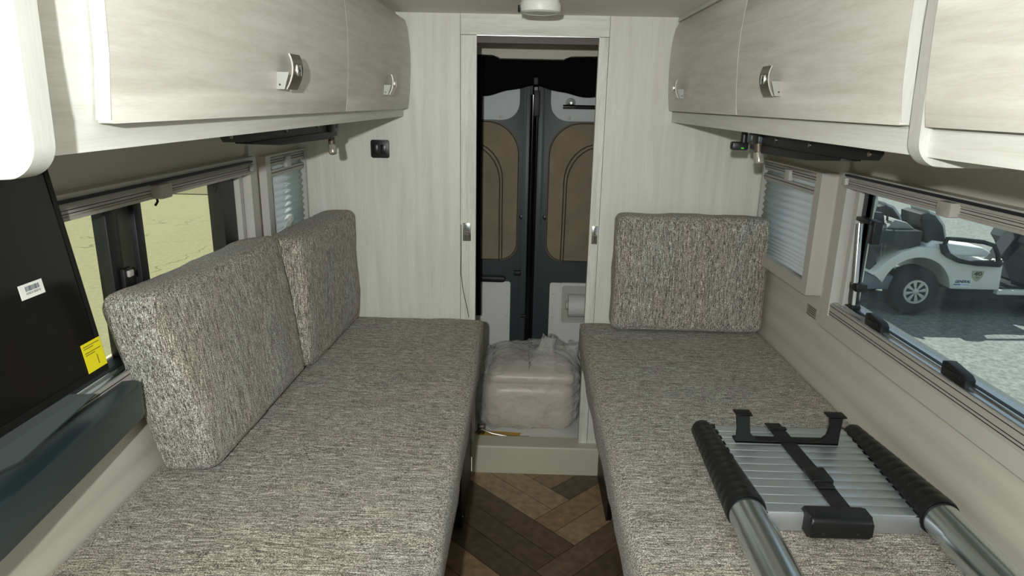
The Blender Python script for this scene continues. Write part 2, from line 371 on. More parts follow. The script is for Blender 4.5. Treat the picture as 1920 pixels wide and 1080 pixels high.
# partition
bm = new(); box(bm, XL, -.259, 0, .03, 0, 1.9); struct('wall_back', bm, M_wall)
bm = new(); box(bm, .3045, XR, 0, .03, 0, 1.9); struct('wall_back_right', bm, M_wall)
bm = new(); box(bm, -.2575, .303, -.001, .03, 1.826, 1.9); struct('trim_1', bm, M_trimh)
bm = new(); box(bm, -.2575, -.196, -.001, .03, .13, 1.8245, .0008, 1); struct('trim_2', bm, M_trim)
bm = new(); box(bm, .2655, .303, -.001, .03, .13, 1.8245, .0008, 1); struct('trim_3', bm, M_trim)
bm = new(); prism(bm, rrect(-.05, .045, -.001, .131, (0, .008, 0, 0)), 'x', -.203, .352); struct('trim_4', bm, M_sill)   # step at the opening
bm = new(); box(bm, -.26, .30, .03, .05, 1.80, 1.9); struct('trim_5', bm, mat('brown_track', lin(70, 60, 52), .5))
bm = new(); box(bm, -.198, .268, .004, .012, 1.8235, 1.8255); struct('trim_6', bm, M_alu)
# washroom beyond the opening
bm = new(); box(bm, -.55, .62, .0455, .98, .02, .10); struct('floor_washroom', bm, M_panelw)
struct('wall_washroom_left', B(-.58, -.55, .031, .98, 0, 1.9), mat('washroom_wall', lin(165, 165, 160), .5))
struct('wall_washroom_right', B(.62, .65, .031, .98, 0, 1.9), MATS['washroom_wall'])
struct('wall_washroom_outer', B(-.58, .65, .98, 1.0, 0, 1.9), MATS['washroom_wall'])
# beige header above the rear doors, lower in the middle
bm = new(); prism(bm, [(-.55, 1.9), (-.55, 1.797), (-.165, 1.797), (-.135, 1.778), (.17, 1.778), (.20, 1.797), (.62, 1.797), (.62, 1.9)], 'y', .60, .70, .004)
struct('trim_7', bm, mat('header_beige', lin(205, 202, 186), .6, bump=.2, bscale=300))

# rear doors
def rear_door(name, s, xc, label):
    """s=-1 left leaf, +1 right leaf; xc = meeting edge"""
    X = lambda a: xc + s*a
    d = struct(name, B(min(X(.006), X(.60)), max(X(.006), X(.60)), .76, .84, .10, 1.78, .01), M_dgrey); d['label'] = label; d['category'] = 'door'
    def plate(nm, a0, a1, z0, z1, r, m, th=.006, y=.76):
        x0, x1 = sorted((X(a0), X(a1)))
        rr = (r, 0, 0, r) if s < 0 else (0, r, r, 0)
        return obj(nm, prism(new(), rrect(x0, x1, z0, z1, rr, 8), 'y', y-th, y+.002, .002), m, d)
    up = plate('upper_panel', .072, .50, 1.497, 1.72, .085, M_panel)
    lo = plate('lower_panel', .10, .50, .12, .662, .012, M_panelw)
    for z in (.60, .47, .33):
        obj('screw_cap', lathe(new(), [(.006, 0), (.0055, -.003), (.002, -.004)], (X(.118), .754, z), 'y', 10), M_panel, lo)
    obj('screw_cap', lathe(new(), [(.010, 0), (.009, -.003), (.003, -.004)], (X(.165), .754, 1.512), 'y', 12), M_frame, up)
    obj('raised_rib', prism(new(), rrect(*sorted((X(.012), X(.045))), .14, 1.70, .008), 'y', .748, .762, .003), M_dgrey, d)
    obj('hinge_lock', lathe(new(), [(.013, 0), (.012, -.008), (.006, -.010)], (X(.062 if s > 0 else .05), .76, 1.01), 'y', 16), M_black, d)
    return d
dl = rear_door('door_1', -1, .036, 'dark grey rear van door on the left behind the opening')
dr = rear_door('door_2', 1, .046, 'dark grey rear van door on the right behind the opening')
# roll holder recess in the right leaf
x0 = .20
ho = obj('recess_frame', ring(new(), rrect(x0, .45, .43, .665, .02), rrect(x0+.012, .44, .445, .65, .014), 'y', .746, .76), M_panelw, dr)
obj('recess_back', prism(new(), rrect(x0+.012, .44, .445, .65, .014), 'y', .7535, .7585), M_frame, dr)
rl = obj('paper_holder', tube(new(), [(x0+.045, .735, .545), (.43, .735, .545)], .062, 20), M_panelw, dr)
obj('holder_cap', tube(new(), [(x0+.032, .735, .545), (x0+.046, .735, .545)], .024, 14), M_frame, dr)
# door latch hardware along the meeting edge
bm = new(); box(bm, -.045, -.01, .735, .76, .70, .725, .003); box(bm, -.005, .04, .73, .752, .47, .485, .003); tube(bm, [(.03, .74, .50), (.03, .74, .36)], .009, 8)
obj('latch_gear', bm, M_bmetal, dl)
bm = new(); prism(bm, rrect(-.26, -.09, .672, .70, .012), 'y', .70, .74, .006); obj('pull_handle', bm, M_black, dl)
# glossy rubber seal between the leaves, upright tube with a shine
bm = new(); tube(bm, [(.030, .742, .12), (.030, .742, 1.62)], .014, 14); tube(bm, [(.052, .748, .12), (.052, .748, 1.62)], .008, 10)
struct('trim_8', bm, mat('seal_gloss', lin(18, 19, 21), .12))
# quilted covers on the windows of the rear doors
def cover(s, xc, label):
    X = lambda a: xc+s*a
    x0, x1 = sorted((X(.068), X(.52))); rr = (.16, 0, 0, .09) if s < 0 else (0, .16, .09, 0)
    t = thing('window_cover', label, 'window cover', ((x0+x1)/2, .755, .786), 'window covers on the rear doors')
    kid('panel', prism(new(), rrect(x0, x1, .786, 1.492, rr, 12), 'y', .722, .7535, .010, 4), M_cover, t)
    e = rrect(x0+.004, x1-.004, .790, 1.488, rr, 12)
    kid('edge_piping', tube(new(), [(a, .724, b) for a, b in e], .0035, 6, True), M_piping, t)
    arc = [(X(.148), .719, .795), (X(.150), .719, 1.10)]
    for i in range(9):
        a = PI/2*i/8; arc.append((X(.150+.17*(1-math.cos(a))), .719, 1.20+.19*math.sin(a)))
    arc += [(X(.50), .719, 1.385)]
    for k, dx in enumerate((0, s*.014)):
        kid('zip', tube(new(), [(a+dx*1, b, c-(.012 if k else 0)) for a, b, c in arc], .0032, 6), M_piping, t)
cover(-1, .036, 'taupe quilted window cover with curved zip, on the left rear door')
cover(1, .046, 'taupe quilted window cover with curved zip, on the right rear door')

# ------------------------------------------------------------ windows
M_gl_r = glass('dusty_glass', (.90, .96, .96, 1), .028)
M_gl_l = glass('clear_glass', (.98, .97, .87, 1), .012)
def big_window(name, s, X, y0, y1, z0, z1, glassm, label):
    """X wall face; y0 near (more negative) .. y1 far, outer frame z0..z1"""
    W = lambda d: X - s*d        # d = distance into the room
    w = struct(name, prism(new(), rrect(y0, y1, z0, z1, .004), 'x', W(-.004), W(.0005)) if False else ring(new(), rrect(y0, y1, z0, z1, .002, 2), rrect(y0+.05, y1-.05, z0+.045, z1-.043, .002, 2), 'x', W(-.01), W(.035)), M_frame)
    w['label'] = label; w['category'] = 'window'
    def bx(nm, d0, d1, ya, yb, za, zb, m, bev=0, par=w):
        a, b = sorted((W(d0), W(d1))); return obj(nm, B(a, b, ya, yb, za, zb, bev), m, par)
    # lower rail steps: grooved strip, then two bright tracks
    bx('lower_rail', .0, .031, y0+.05, y1-.035, z0+.045, z0+.085, M_frame2)
    for k, zz in enumerate((.052, .060, .078)):
        bx('rail_groove', .031, .0318, y0+.05, y1-.035, z0+zz, z0+zz+.0018, M_groove)
    bx('track', -.012, .026, y0+.05, y1-.05, z0+.0835, z0+.0885, M_alu, .001)
    bx('track', -.03, .010, y0+.05, y1-.06, z0+.0855, z0+.0935, M_alu, .001)
    bx('track_gap', -.006, .004, y0+.05, y1-.06, z0+.0937, z0+.0945, M_groove)
    # far upright: dark slot and light strip
    bx('upright_slot', -.01, .004, y1-.062, y1-.0505, z0+.085, z1-.045, M_groove)
    bx('upright_strip', -.02, .012, y1-.085, y1-.0625, z0+.085, z1-.045, M_frame)
    return w, W, bx
# right window
wr, WR, bx = big_window('window_4', 1, XR, -2.50, -.640, .922, 1.405, M_gl_r, 'large dusty window with hinged glass in the right wall')
gy0, gy1, gz0, gz1 = -2.40, -.742, 1.004, 1.41
obj('rubber_frame', ring(new(), rrect(gy0-.05, gy1+.08, gz0-.015, gz1+.03, .03), rrect(gy0, gy1, gz0, gz1, .055), 'x', WR(-.026), WR(-.006)), M_rubber, wr)
obj('rubber_lip', ring(new(), rrect(gy0-.012, gy1+.014, gz0-.010, gz1+.012, .05), rrect(gy0, gy1, gz0, gz1, .055), 'x', WR(-.02), WR(-.001)), mat('rubber_lip', lin(44, 46, 48), .3), wr)
obj('pane', prism(new(), rrect(gy0-.01, gy1+.01, gz0-.005, gz1+.01, .05), 'x', WR(-.022), WR(-.017)), M_gl_r, wr)
arm = obj('stay_arm', tube(new(), [(.965, -.756, 1.268), (.965, -.784, 1.095)], .0095, 12), M_chrome2, wr)
obj('stay_slide', tube(new(), [(.968, -.785, 1.10), (.968, -.792, 1.025)], .005, 10), M_frame, wr)
obj('stay_clip', B(.960, .990, -.822, -.740, 1.275, 1.287, .003), M_black, wr)
obj('stay_clip', B(.966, .990, -.836, -.812, 1.222, 1.286, .003), M_black, wr)
obj('stay_clip', B(.958, .990, -.812, -.768, 1.078, 1.100, .003), M_black, wr)
obj('stay_clip', B(.960, .985, -.80, -.772, 1.020, 1.034, .003), M_black, wr)
for yy in (-.905, -1.262):
    k = obj('latch_knob', prism(new(), [(yy-.062, 1.010), (yy-.062, 1.026), (yy-.05, 1.034), (yy+.010, 1.043), (yy+.026, 1.038), (yy+.026, 1.010)], 'x', .960, .984, .003), M_black, wr)
    obj('knob_grip', B(.957, .961, yy-.045, yy+.008, 1.020, 1.028, .001), M_rubber, k)
# left sliding window
wl, WL, bx = big_window('window_1', -1, XL, -2.36, -.525, .905, 1.400, M_gl_l, 'large sliding window with black frame in the left wall')
gy0, gy1, gz0, gz1 = -2.22, -.705, 1.00, 1.375
obj('rubber_frame', ring(new(), rrect(gy0-.05, gy1+.09, gz0-.02, gz1+.03, .03), rrect(gy0, gy1, gz0, gz1-.012, .03), 'x', WL(-.045), WL(-.004)), M_rubber, wl)
obj('sash_post', B(-.94, -.908, -1.262, -1.222, gz0, gz1, .003), M_rubber, wl)
obj('sash_post', B(-.93, -.905, -1.158, -1.125, gz0, gz1, .003), M_rubber, wl)
obj('pane', B(-.942, -.938, gy0-.01, -1.24, gz0-.005, gz1+.005), M_gl_l, wl)
obj('pane', B(-.930, -.926, -1.14, gy1+.01, gz0-.005, gz1+.005), M_gl_l, wl)
lt = obj('sash_lock', B(-.905, -.893, -1.245, -1.212, 1.135, 1.205, .003), M_black, wl)
obj('lock_slide', B(-.893, -.886, -1.238, -1.219, 1.185, 1.20, .002), M_frame2, lt)
obj('sash_meeting', B(-.922, -.918, -1.235, -1.145, gz0, gz1), mat('smoked_strip', lin(60, 60, 50), .4), wl)
for yy in (-1.115, -.83):
    obj('shade_hook', tube(new(), [(-.872, yy, 1.352), (-.868, yy-.004, 1.340), (-.872, yy-.010, 1.331)], .0028, 6), M_bmetal, wl)
# roller shade cassettes: head rail with grooves, pull tab
def head_rail(label, s, X, y0, y1, z0, z1, ty, th, tabz):
    a, b = sorted((X-s*.012, X-s*.048))
    t = thing('roller_shade', label, 'window shade', ((a+b)/2, (y0+y1)/2, z0))
    kid('head_rail', prism(new(), [(X-s*.006, z0), (X-s*.042, z0+.001), (X-s*.044, z0+.008), (X-s*.040, z0+.010), (X-s*.040, z0+.024), (X-s*.044, z0+.027), (X-s*.040, z1), (X-s*.006, z1)], 'y', y0, y1), M_frame2, t, ang=20)
    for zz in (z0+.013, z0+.020):
        a, b = sorted((X-s*.0398, X-s*.0408)); kid('rail_groove', B(a, b, y0, y1-.02, zz, zz+.0014), M_groove, t)
    a, b = sorted((X-s*.0375, X-s*.0460)); kid('top_gap', B(a, b, y0, y1, z1, z1+.0055), M_groove, t)
    a, b = sorted((X-s*.043, X-s*.053)); kid('end_cap', B(a, b-.000, y1-.022, y1-.004, z0+.010, z0+.030, .001), M_frame, t)
    a, b = sorted((X-s*.040, X-s*.062)); kid('pull_tab', prism(new(), rrect(ty-th/2, ty+th/2, tabz-.014, tabz+.018, (.002, .002, .006, .006)), 'x', a, b, .002), M_frame2, t)
    return t
head_rail('retracted grey roller shade across the top of the large right window', 1, XR, -2.45, -.69, 1.362, 1.396, -1.20, .05, 1.375)
head_rail('retracted grey roller shade across the top of the large left window', -1, XL, -2.31, -.575, 1.350, 1.385, -1.13, .055, 1.365)
# small windows with lowered pleated shades
M_pleat = None
m_, n_, l_ = nodes('pleated_shade'); b_ = n_['Principled BSDF']; b_.inputs['Base Color'].default_value = lin(232, 236, 236); b_.inputs['Roughness'].default_value = .8
tl_ = n_.new('ShaderNodeBsdfTranslucent'); tl_.inputs['Color'].default_value = lin(232, 240, 245); mx_ = n_.new('ShaderNodeMixShader'); mx_.inputs[0].default_value = .5
l_.new(b_.outputs[0], mx_.inputs[1]); l_.new(tl_.outputs[0], mx_.inputs[2]); l_.new(mx_.outputs[0], n_['Material Output'].inputs['Surface']); M_pleat = m_
def small_window(name, s, X, y0, y1, z0, z1, d, label, slabel):
    W = lambda q: X - s*q
    w = struct(name, ring(new(), rrect(y0, y1, z0, z1, .003, 2), rrect(y0+.042, y1-.016, z0+.042, z1-.006, .002, 2), 'x', W(-.005), W(d)), M_frame); w['label'] = label; w['category'] = 'window'
    a, b = sorted((W(-.035), W(-.038))); obj('pane', B(a, b, y0+.01, y1-.01, z0+.01, z1-.005), mat('frosted', lin(200, 210, 215), .5) if False else M_gl_r, w)
    t = thing('pleated_shade', slabel, 'window shade', (W(.01), (y0+y1)/2, z0))
    # pleats: zig-zag sheet, wide folds above, close folds at the bottom
    zs = [z1-.030]; 
    while zs[-1] > z0+.13: zs.append(zs[-1]-.0118)
    while zs[-1] > z0+.046: zs.append(zs[-1]-.0065)
    bm = new(); row = []
    for i, z in enumerate(zs):
        q = d-.012 - (.009 if i % 2 else 0)
        row.append((bm.verts.new((W(q), y0+.040, z)), bm.verts.new((W(q), y1-.014, z))))
    for p, q in zip(row, row[1:]): bm.faces.new((p[0], p[1], q[1], q[0]))
    k = kid('pleats', bm, M_pleat, t, ang=5); sm = k.modifiers.new('s', 'SOLIDIFY'); sm.thickness = .0008
    a, b = sorted((W(d-.022), W(d-.004)))
    kid('head_rail', B(a, b, y0+.04, y1-.014, z1-.038, z1-.008, .002), M_frame2, t)
    kid('middle_rail', B(a, b, y0+.04, y1-.014, z1-.075, z1-.052, .002), M_frame2, t)
    a2, b2 = sorted((W(d-.004), W(d-.003)))
    for zz in (z1-.028, z1-.020, z1-.063): kid('rail_groove', B(a2, b2, y0+.04, y1-.014, zz, zz+.0025), M_groove, t)
    a3, b3 = sorted((W(d-.008), W(d+.006))); ym = (y0+y1)/2-.0
    kid('pull_tab', B(a3, b3, ym-.022, ym+.022, z1-.052, z1-.014, .002), M_frame, t)
    return w
small_window('window_3', 1, XR, -.553, -.012, .992, 1.39, .052, 'small box-framed window with lowered shade in the right wall', 'white pleated shade lowered in the small window on the right wall')
small_window('window_2', -1, XL, -.43, -.012, .99, 1.392, .030, 'small box-framed window with lowered shade in the left wall', 'white pleated shade lowered in the small window on the left wall')
# upright post strips between the windows
for nm, s, X, y0, y1 in (('trim_9', 1, XR, -.638, -.60), ('trim_10', -1, XL, -.523, -.485)):
    a, b = sorted((X, X-s*.014)); struct(nm, B(a, b, y0, y1, .915, 1.47, .003), M_frame)

# ============================================================ OVERHEAD CABINETS
def prof_l(off, z0, z1, n=14):
    """bowed front outline of the left cabinets, off = setback from the door face"""
    K = [(1.50, -.463), (1.562, -.459), (1.62, -.452), (1.70, -.448), (1.76, -.448), (1.82, -.453), (1.866, -.461), (1.90, -.484)]
    def f(z):
        for (za, xa), (zb, xb) in zip(K, K[1:]):
            if z <= zb: return xa+(xb-xa)*(z-za)/(zb-za)
        return K[-1][1]
    return [(f(z0+(z1-z0)*i/n)-off, z0+(z1-z0)*i/n) for i in range(n+1)]
def prof(s, off, z0, z1):
    p = prof_l(off, z0, z1)
    return p if s < 0 else [(-x+.087, z) for x, z in p]
def door_bm(s, y0, y1, z0, z1):
    f = prof(s, 0, z0, z1); b = prof(s, .017, z0, z1)
    return prism(new(), f + b[::-1], 'y', y0, y1, .004, 3)
def handle(par, s, y, zc=1.628, x=None):
    """arched satin pull with a square inset and a side bracket"""
    x = -.452 if s < 0 else .539; X = lambda d: x - s*d     # d = out into the room
    wd = .027; N = 12; pts = []
    for i in range(N+1):
        t = i/N; z = zc-.030+.062*t; d = .010+.020*math.sin(min(1, t*1.0)*PI*.62+.35)
        pts.append((d, z))
    bm = new(); V = []
    for d, z in pts:
        V.append([bm.verts.new((X(d), y-wd, z)), bm.verts.new((X(d), y+wd, z)), bm.verts.new((X(d-.003), y+wd, z)), bm.verts.new((X(d-.003), y-wd, z))])
    for A, D in zip(V, V[1:]):
        for k in range(4): bm.faces.new((A[k], A[(k+1) % 4], D[(k+1) % 4], D[k]))
    bm.faces.new(V[0]); bm.faces.new(V[-1][::-1])
    h = kid('handle', bm, M_chrome, par, 'satin nickel arched handle')
    a, b = sorted((X(.026), X(.0325))); kid('handle_inset', B(a, b, y-.012, y+.012, zc-.006, zc+.014, .0015), M_chrome2, h)
    kid('handle_bracket', prism(new(), [(X(-.004), zc+.0), (X(.022), zc+.0), (X(.012), zc-.030), (X(-.002), zc-.030), (X(-.004), zc-.022)], 'y', y-wd-.002, y-wd+.001), mat('bracket_nickel', lin(150, 150, 145), .5, metal=.5), h)
    kid('bracket_screw', lathe(new(), [(.0018, 0), (.0018, -.0008), (.001, -.001)], (X(.004), y-wd-.002, zc-.022), 'y', 8), M_groove, h)
    return h
def carcass(s, y0, y1, zb=1.522, xback=None):
    xb = -.875 if s < 0 else .955
    f = prof(s, .019, zb+.04, 1.8995)
    x0 = (-.48 if s < 0 else .5605)
    pts = [(xb, zb), (x0-s*-.0, zb), (x0, zb+.036)] + f + [(xb, 1.8995)]
    return prism(new(), pts, 'y', y0, y1)
# left unit
t = thing('overhead_cabinet', 'long pale overhead cabinet along the left wall with two bowed doors', 'cabinet', (-.70, -1.02, 1.522))
cc = kid('carcass', carcass(-1, -2.036, -.002), M_carc, t)
kid('carcass_seam', B(-.4815, -.4775, -2.03, -1.94, 1.5815, 1.5825), mat('seam', lin(150, 145, 135), .6), cc)
d = kid('door', door_bm(-1, -.928, -.006, 1.552, 1.872), M_door[0], t); handle(d, -1, -.46)
d = kid('door', door_bm(-1, -1.925, -.9305, 1.552, 1.872), M_door[1], t); handle(d, -1, -1.395)
kid('door_edge', prism(new(), prof(-1, -.0003, 1.556, 1.868)+prof(-1, .0165, 1.556, 1.868)[::-1], 'y', -1.9262, -1.9252), M_edge, d)
pl = [(-.875, 1.505), (-.49, 1.505)] + [(-.482+.034*math.sin(a), 1.539-.034*math.cos(a)) for a in [PI/2*i/10 for i in range(1, 11)]] + [(-.446, 1.60), (-.443, 1.70), (-.443, 1.78), (-.449, 1.86), (-.46, 1.895), (-.875, 1.895)]
kid('end_panel', prism(new(), pl, 'y', -2.066, -2.037, .002), M_edge, t)
# right far unit
t = thing('overhead_cabinet', 'pale overhead cabinet on the right wall beside the partition with two bowed doors', 'cabinet', (.76, -.84, 1.522))
kid('carcass', carcass(1, -1.688, -.002), M_carc, t)
d = kid('door', door_bm(1, -.866, -.006, 1.563, 1.880), M_door[2], t); handle(d, 1, -.235, 1.638)
d = kid('door', door_bm(1, -1.662, -.8695, 1.563, 1.880), M_door[3], t); handle(d, 1, -1.155, 1.638)
kid('door_edge', prism(new(), prof(1, -.0003, 1.567, 1.876)+prof(1, .0165, 1.567, 1.876)[::-1], 'y', -1.6632, -1.6622), M_edge, d)
kid('crown_strip', prism(new(), [(.575, 1.899), (.557, 1.899), (.5535, 1.884), (.570, 1.882)], 'y', -1.678, -.002), M_carc, t)
# right near unit
t = thing('overhead_cabinet', 'pale overhead cabinet at the right edge of the view behind a rounded end panel', 'cabinet', (.76, -2.2, 1.50))
kid('carcass', carcass(1, -2.66, -1.717), M_carc, t)
pr = [(.955, 1.508), (.590, 1.508)] + [(.582-.036*math.sin(a), 1.544-.036*math.cos(a)) for a in [PI/2*i/10 for i in range(1, 11)]] + [(.543, 1.60), (.540, 1.70), (.540, 1.78), (.546, 1.86), (.558, 1.895), (.955, 1.895)]
kid('end_panel', prism(new(), pr, 'y', -1.7165, -1.6885, .002), M_edge, t)
kid('door', door_bm(1, -2.6, -1.7215, 1.563, 1.880), M_door[4], t)

# ============================================================ SEATS
def cushion_obj(name, label, cat, cen, half, r, puff, m, rot=(0, 0, 0), n=(14, 14, 4), group=None, wob=.002, seed=0, welt=None):
    t = thing(name, label, cat, cen, group); t.rotation_euler = rot
    o = obj('padded_body', puffy(*half, r, puff, n, wob, seed), m, t, ang=180)
    if welt: welt(t, half, r)
    return t
def welt_loop(t, pts, m, r=.0022):
    # smooth welt: seam piping sewn round an edge
    obj('seam_piping', tube(new(), pts, r, 6, True), m, t)
def seat_welt(t, h, r):
    q = rrect(-h[0]+.004, h[0]-.004, -h[1]+.004, h[1]-.004, .02, 4)
    P = []
    for i, (a, b) in enumerate(q):
        c, d_ = q[(i+1) % len(q)]; L = math.hypot(c-a, d_-b); k = max(1, int(L/.06))
        for j in range(k): P.append((a+(c-a)*j/k, b+(d_-b)*j/k, h[2]-.010))
    welt_loop(t, P, M_seat, .0028)
cushion_obj('seat_cushion', 'long grey tweed seat cushion on the left bench, under the leaning back cushions', 'cushion', (-.524, -1.203, .640), (.366, 1.197, .062), .026, (.008, 0, .004), M_seat, n=(24, 50, 4), seed=1, welt=seat_welt, wob=.003)
cushion_obj('seat_cushion', 'long grey tweed seat cushion on the right bench, under the aluminium ladder', 'cushion', (.607, -1.203, .640), (.365, 1.197, .062), .026, (.008, 0, .004), M_seat, n=(24, 50, 4), seed=2, welt=seat_welt, wob=.003)
def slump(o):
    # the soft near end bulges out and up towards the top
    for c in o.children:
        for v in c.data.vertices:
            k = max(0, min(1, (-v.co.y+.10)/.42))**1.5; u = (v.co.z+.226)/.45
            v.co.y -= .068*k*u; v.co.z += .010*k*u
def back_welt_x(t, h, r, s=1):
    for sg in (1, -1):
        q = rrect(-h[1]+.006, h[1]-.006, -h[2]+.006, h[2]-.006, .03, 4); P = []
        for i, (a, b) in enumerate(q):
            c, d_ = q[(i+1) % len(q)]; k = max(1, int(math.hypot(c-a, d_-b)/.05))
            for j in range(k): P.append((sg*(h[0]-.010), a+(c-a)*j/k, b+(d_-b)*j/k))
        welt_loop(t, P, M_side, .0036)
def back_welt_y(t, h, r):
    for sg in (-1, 1):
        q = rrect(-h[0]+.006, h[0]-.006, -h[2]+.006, h[2]-.006, .03, 4); P = []
        for i, (a, b) in enumerate(q):
            c, d_ = q[(i+1) % len(q)]; k = max(1, int(math.hypot(c-a, d_-b)/.05))
            for j in range(k): P.append((a+(c-a)*j/k, sg*(h[1]-.010), b+(d_-b)*j/k))
        welt_loop(t, P, M_sided, .0036)
bcn = cushion_obj('back_cushion', 'nearest grey tweed back cushion on the left bench, leaning against the window', 'cushion', (-.806, -.952, .937), (.066, .322, .226), .026, (.008, .004, .004), M_side, (0, math.radians(-7.8), math.radians(-1.0)), (6, 20, 16), 'tweed back cushions', .004, 3, back_welt_x)
slump(bcn)
cushion_obj('back_cushion', 'upright grey tweed back cushion on the left bench, in the corner by the partition', 'cushion', (-.752, -.318, .931), (.066, .292, .221), .028, (.007, .004, .004), M_side, (0, math.radians(-1.2), math.radians(-2.5)), (6, 20, 16), 'tweed back cushions', .004, 4, back_welt_x)
cushion_obj('back_cushion', 'grey tweed back cushion standing on the right bench against the partition', 'cushion', (.660, -.073, .940), (.297, .058, .229), .026, (.004, .007, .004), M_sided, (math.radians(-1.5), 0, 0), (20, 6, 16), 'tweed back cushions', .004, 5, back_welt_y)
# bench bases
M_dark = mat('dark_bench', lin(24, 24, 25), .5)
for s, x0, x1, xp, lab in ((-1, -.885, -.205, -.205, 'dark bench base under the left seat cushion'), (1, .285, .965, .352, 'dark bench base under the right seat cushion')):
    t = thing('bench_base', lab, 'bench', ((x0+x1)/2, -1.2, 0))
    kid('deck', B(x0, x1, -2.40, -.004, .546, .570, .003), M_dark, t)
    a, b = (xp-.02, xp) if s < 0 else (xp, xp+.02)
    kid('side_panel', prism(new(), [(-.052, .0), (-.052, .546), (-.56, .546), (-.50, .10), (-.475, .015), (-.44, 0)] if s < 0 else [(-.052, 0), (-.052, .546), (-.45, .546), (-.40, .02), (-.38, 0)], 'x', a, b, .002), M_bmetal, t)
    kid('support', B(x0+.05, x1-.30 if s < 0 else x1, -2.3, -1.9, 0, .546), M_dark, t)
    kid('screw', lathe(new(), [(.004, 0), (.003, .003 if s < 0 else -.003)], (b if s < 0 else a, -.47, .06), 'x', 8), M_chrome2, t)

# ============================================================ THINGS
# ladder lying on the right bench
t = thing('telescopic_ladder', 'collapsed aluminium telescopic ladder with black joints lying on the right seat cushion', 'ladder', (.68, -1.4, .70))
YS = -1.015; YE = -1.425; NS = 13
def railx(side, y): return (.497-.018*(YS-y) if side < 0 else .905-.018*(YS-y))
for side in (-1, 1):
    for i in range(NS):
        ya = YS - (YS-YE)*i/NS; yb = YS - (YS-YE)*(i+1)/NS; r = .0275+.0155*i/(NS-1)
        x0, x1 = railx(side, ya), railx(side, yb); zc = .704+r*1.0
        bm = new(); c = lambda q: x0+(x1-x0)*q
        lathe(bm, [(r*.80, 0), (r*.93, -.002), (r, -.006), (r*1.01, (yb-ya)*.8), (r*.97, yb-ya-.001), (r*.9, yb-ya+.0006)], ((x0+x1)/2, ya, zc), 'y', 24)
        # lug that grips the rung, on the inner side
        xi = (x0+x1)/2 - side*r*.80
        box(bm, min(xi, xi-side*.014), max(xi, xi-side*.014), yb+.002, ya-.001, .714, .748, .004)
        kid('joint', bm, M_black, t)
    yq = [YE-.001, -1.50, -1.502, -1.85, -2.35]; rr = [.040, .040, .0415, .0415, .0415]
    bm = new(); tube(bm, [(railx(side, y)-(0 if side < 0 else -.002), y, .745) for y in yq[:2]], .0385, 32)
    tube(bm, [(railx(side, y), y, .745) for y in (-1.5005, -2.35)], .0405, 32)
    kid('rail', bm, M_tube, t, ang=50)
for i in range(NS-1):
    ya = YS-.012 - (YS-YE-.016)*i/(NS-1); yb = YS-.012 - (YS-YE-.016)*(i+1)/(NS-1)
    xa = railx(-1, ya)+.030; xb = railx(1, ya)-.030
    kid('rung', B(xa, xb, yb+.0008, ya-.0008, .712, .748, .0007), M_lad, t)
kid('foot_rung', B(.530, .862, -1.4235, -1.4125, .704, .745, .001), mat('brushed_end', lin(190, 192, 195), .5, metal=.8, bump=.3, bscale=200), t)
bm = new(); prism(bm, rrect(-1.462, -1.405, .710, .760, (.012, .012, .01, .01)), 'x', .612, .742, .006, 3); gr = kid('carry_grip', bm, M_black, t)
for xx in (.64, .712): kid('grip_screw', lathe(new(), [(.004, 0), (.003, -.0015)], (xx, -1.4625, .725), 'y', 8), M_groove, gr)
# strap and buckle over the rungs
bm = new(); sp = [(.688, -1.013), (.690, -1.08), (.694, -1.20), (.699, -1.30), (.700, -1.42)]
for (xa, ya), (xb, yb) in zip(sp, sp[1:]):
    w = .020; v = [bm.verts.new(p) for p in ((xa-w, ya, .752), (xa+w, ya, .752), (xb+w, yb, .752), (xb-w, yb, .752))]
    v2 = [bm.verts.new((p.co.x, p.co.y, .7492)) for p in v]
    bm.faces.new(v); bm.faces.new(v2[::-1])
    for k in range(4): bm.faces.new((v[k], v2[k], v2[(k+1) % 4], v[(k+1) % 4]))
kid('strap', bm, mat('black_webbing', lin(22, 22, 24), .8, bump=.4, bscale=500), t)
bm = new(); box(bm, .674, .722, -1.315, -1.255, .752, .763, .003); box(bm, .680, .716, -1.338, -1.315, .752, .760, .003); kid('buckle', bm, M_black, t)
bm = new(); box(bm, .665, .712, -1.055, -1.040, .752, .757, .001); kid('strap_slider', bm, M_black, t)
# two stand-off hooks
bm = new(); outline = [(.557, .750), (.557, .785), (.552, .822), (.556, .826), (.585, .826), (.588, .80), (.592, .775), (.612, .756), (.765, .756), (.785, .775), (.790, .80), (.786, .826), (.812, .826), (.820, .822), (.818, .785), (.818, .750)]
prism(bm, outline, 'y', -1.122, -1.115)
box(bm, .551, .592, -1.122, -1.090, .823, .827, .0008); box(bm, .785, .830, -1.122, -1.090, .823, .827, .0008)
box(bm, .557, .818, -1.122, -1.09, .7485, .7525)
kid('stand_off_hook', bm, M_bmetal, t)

t.location.z += .006
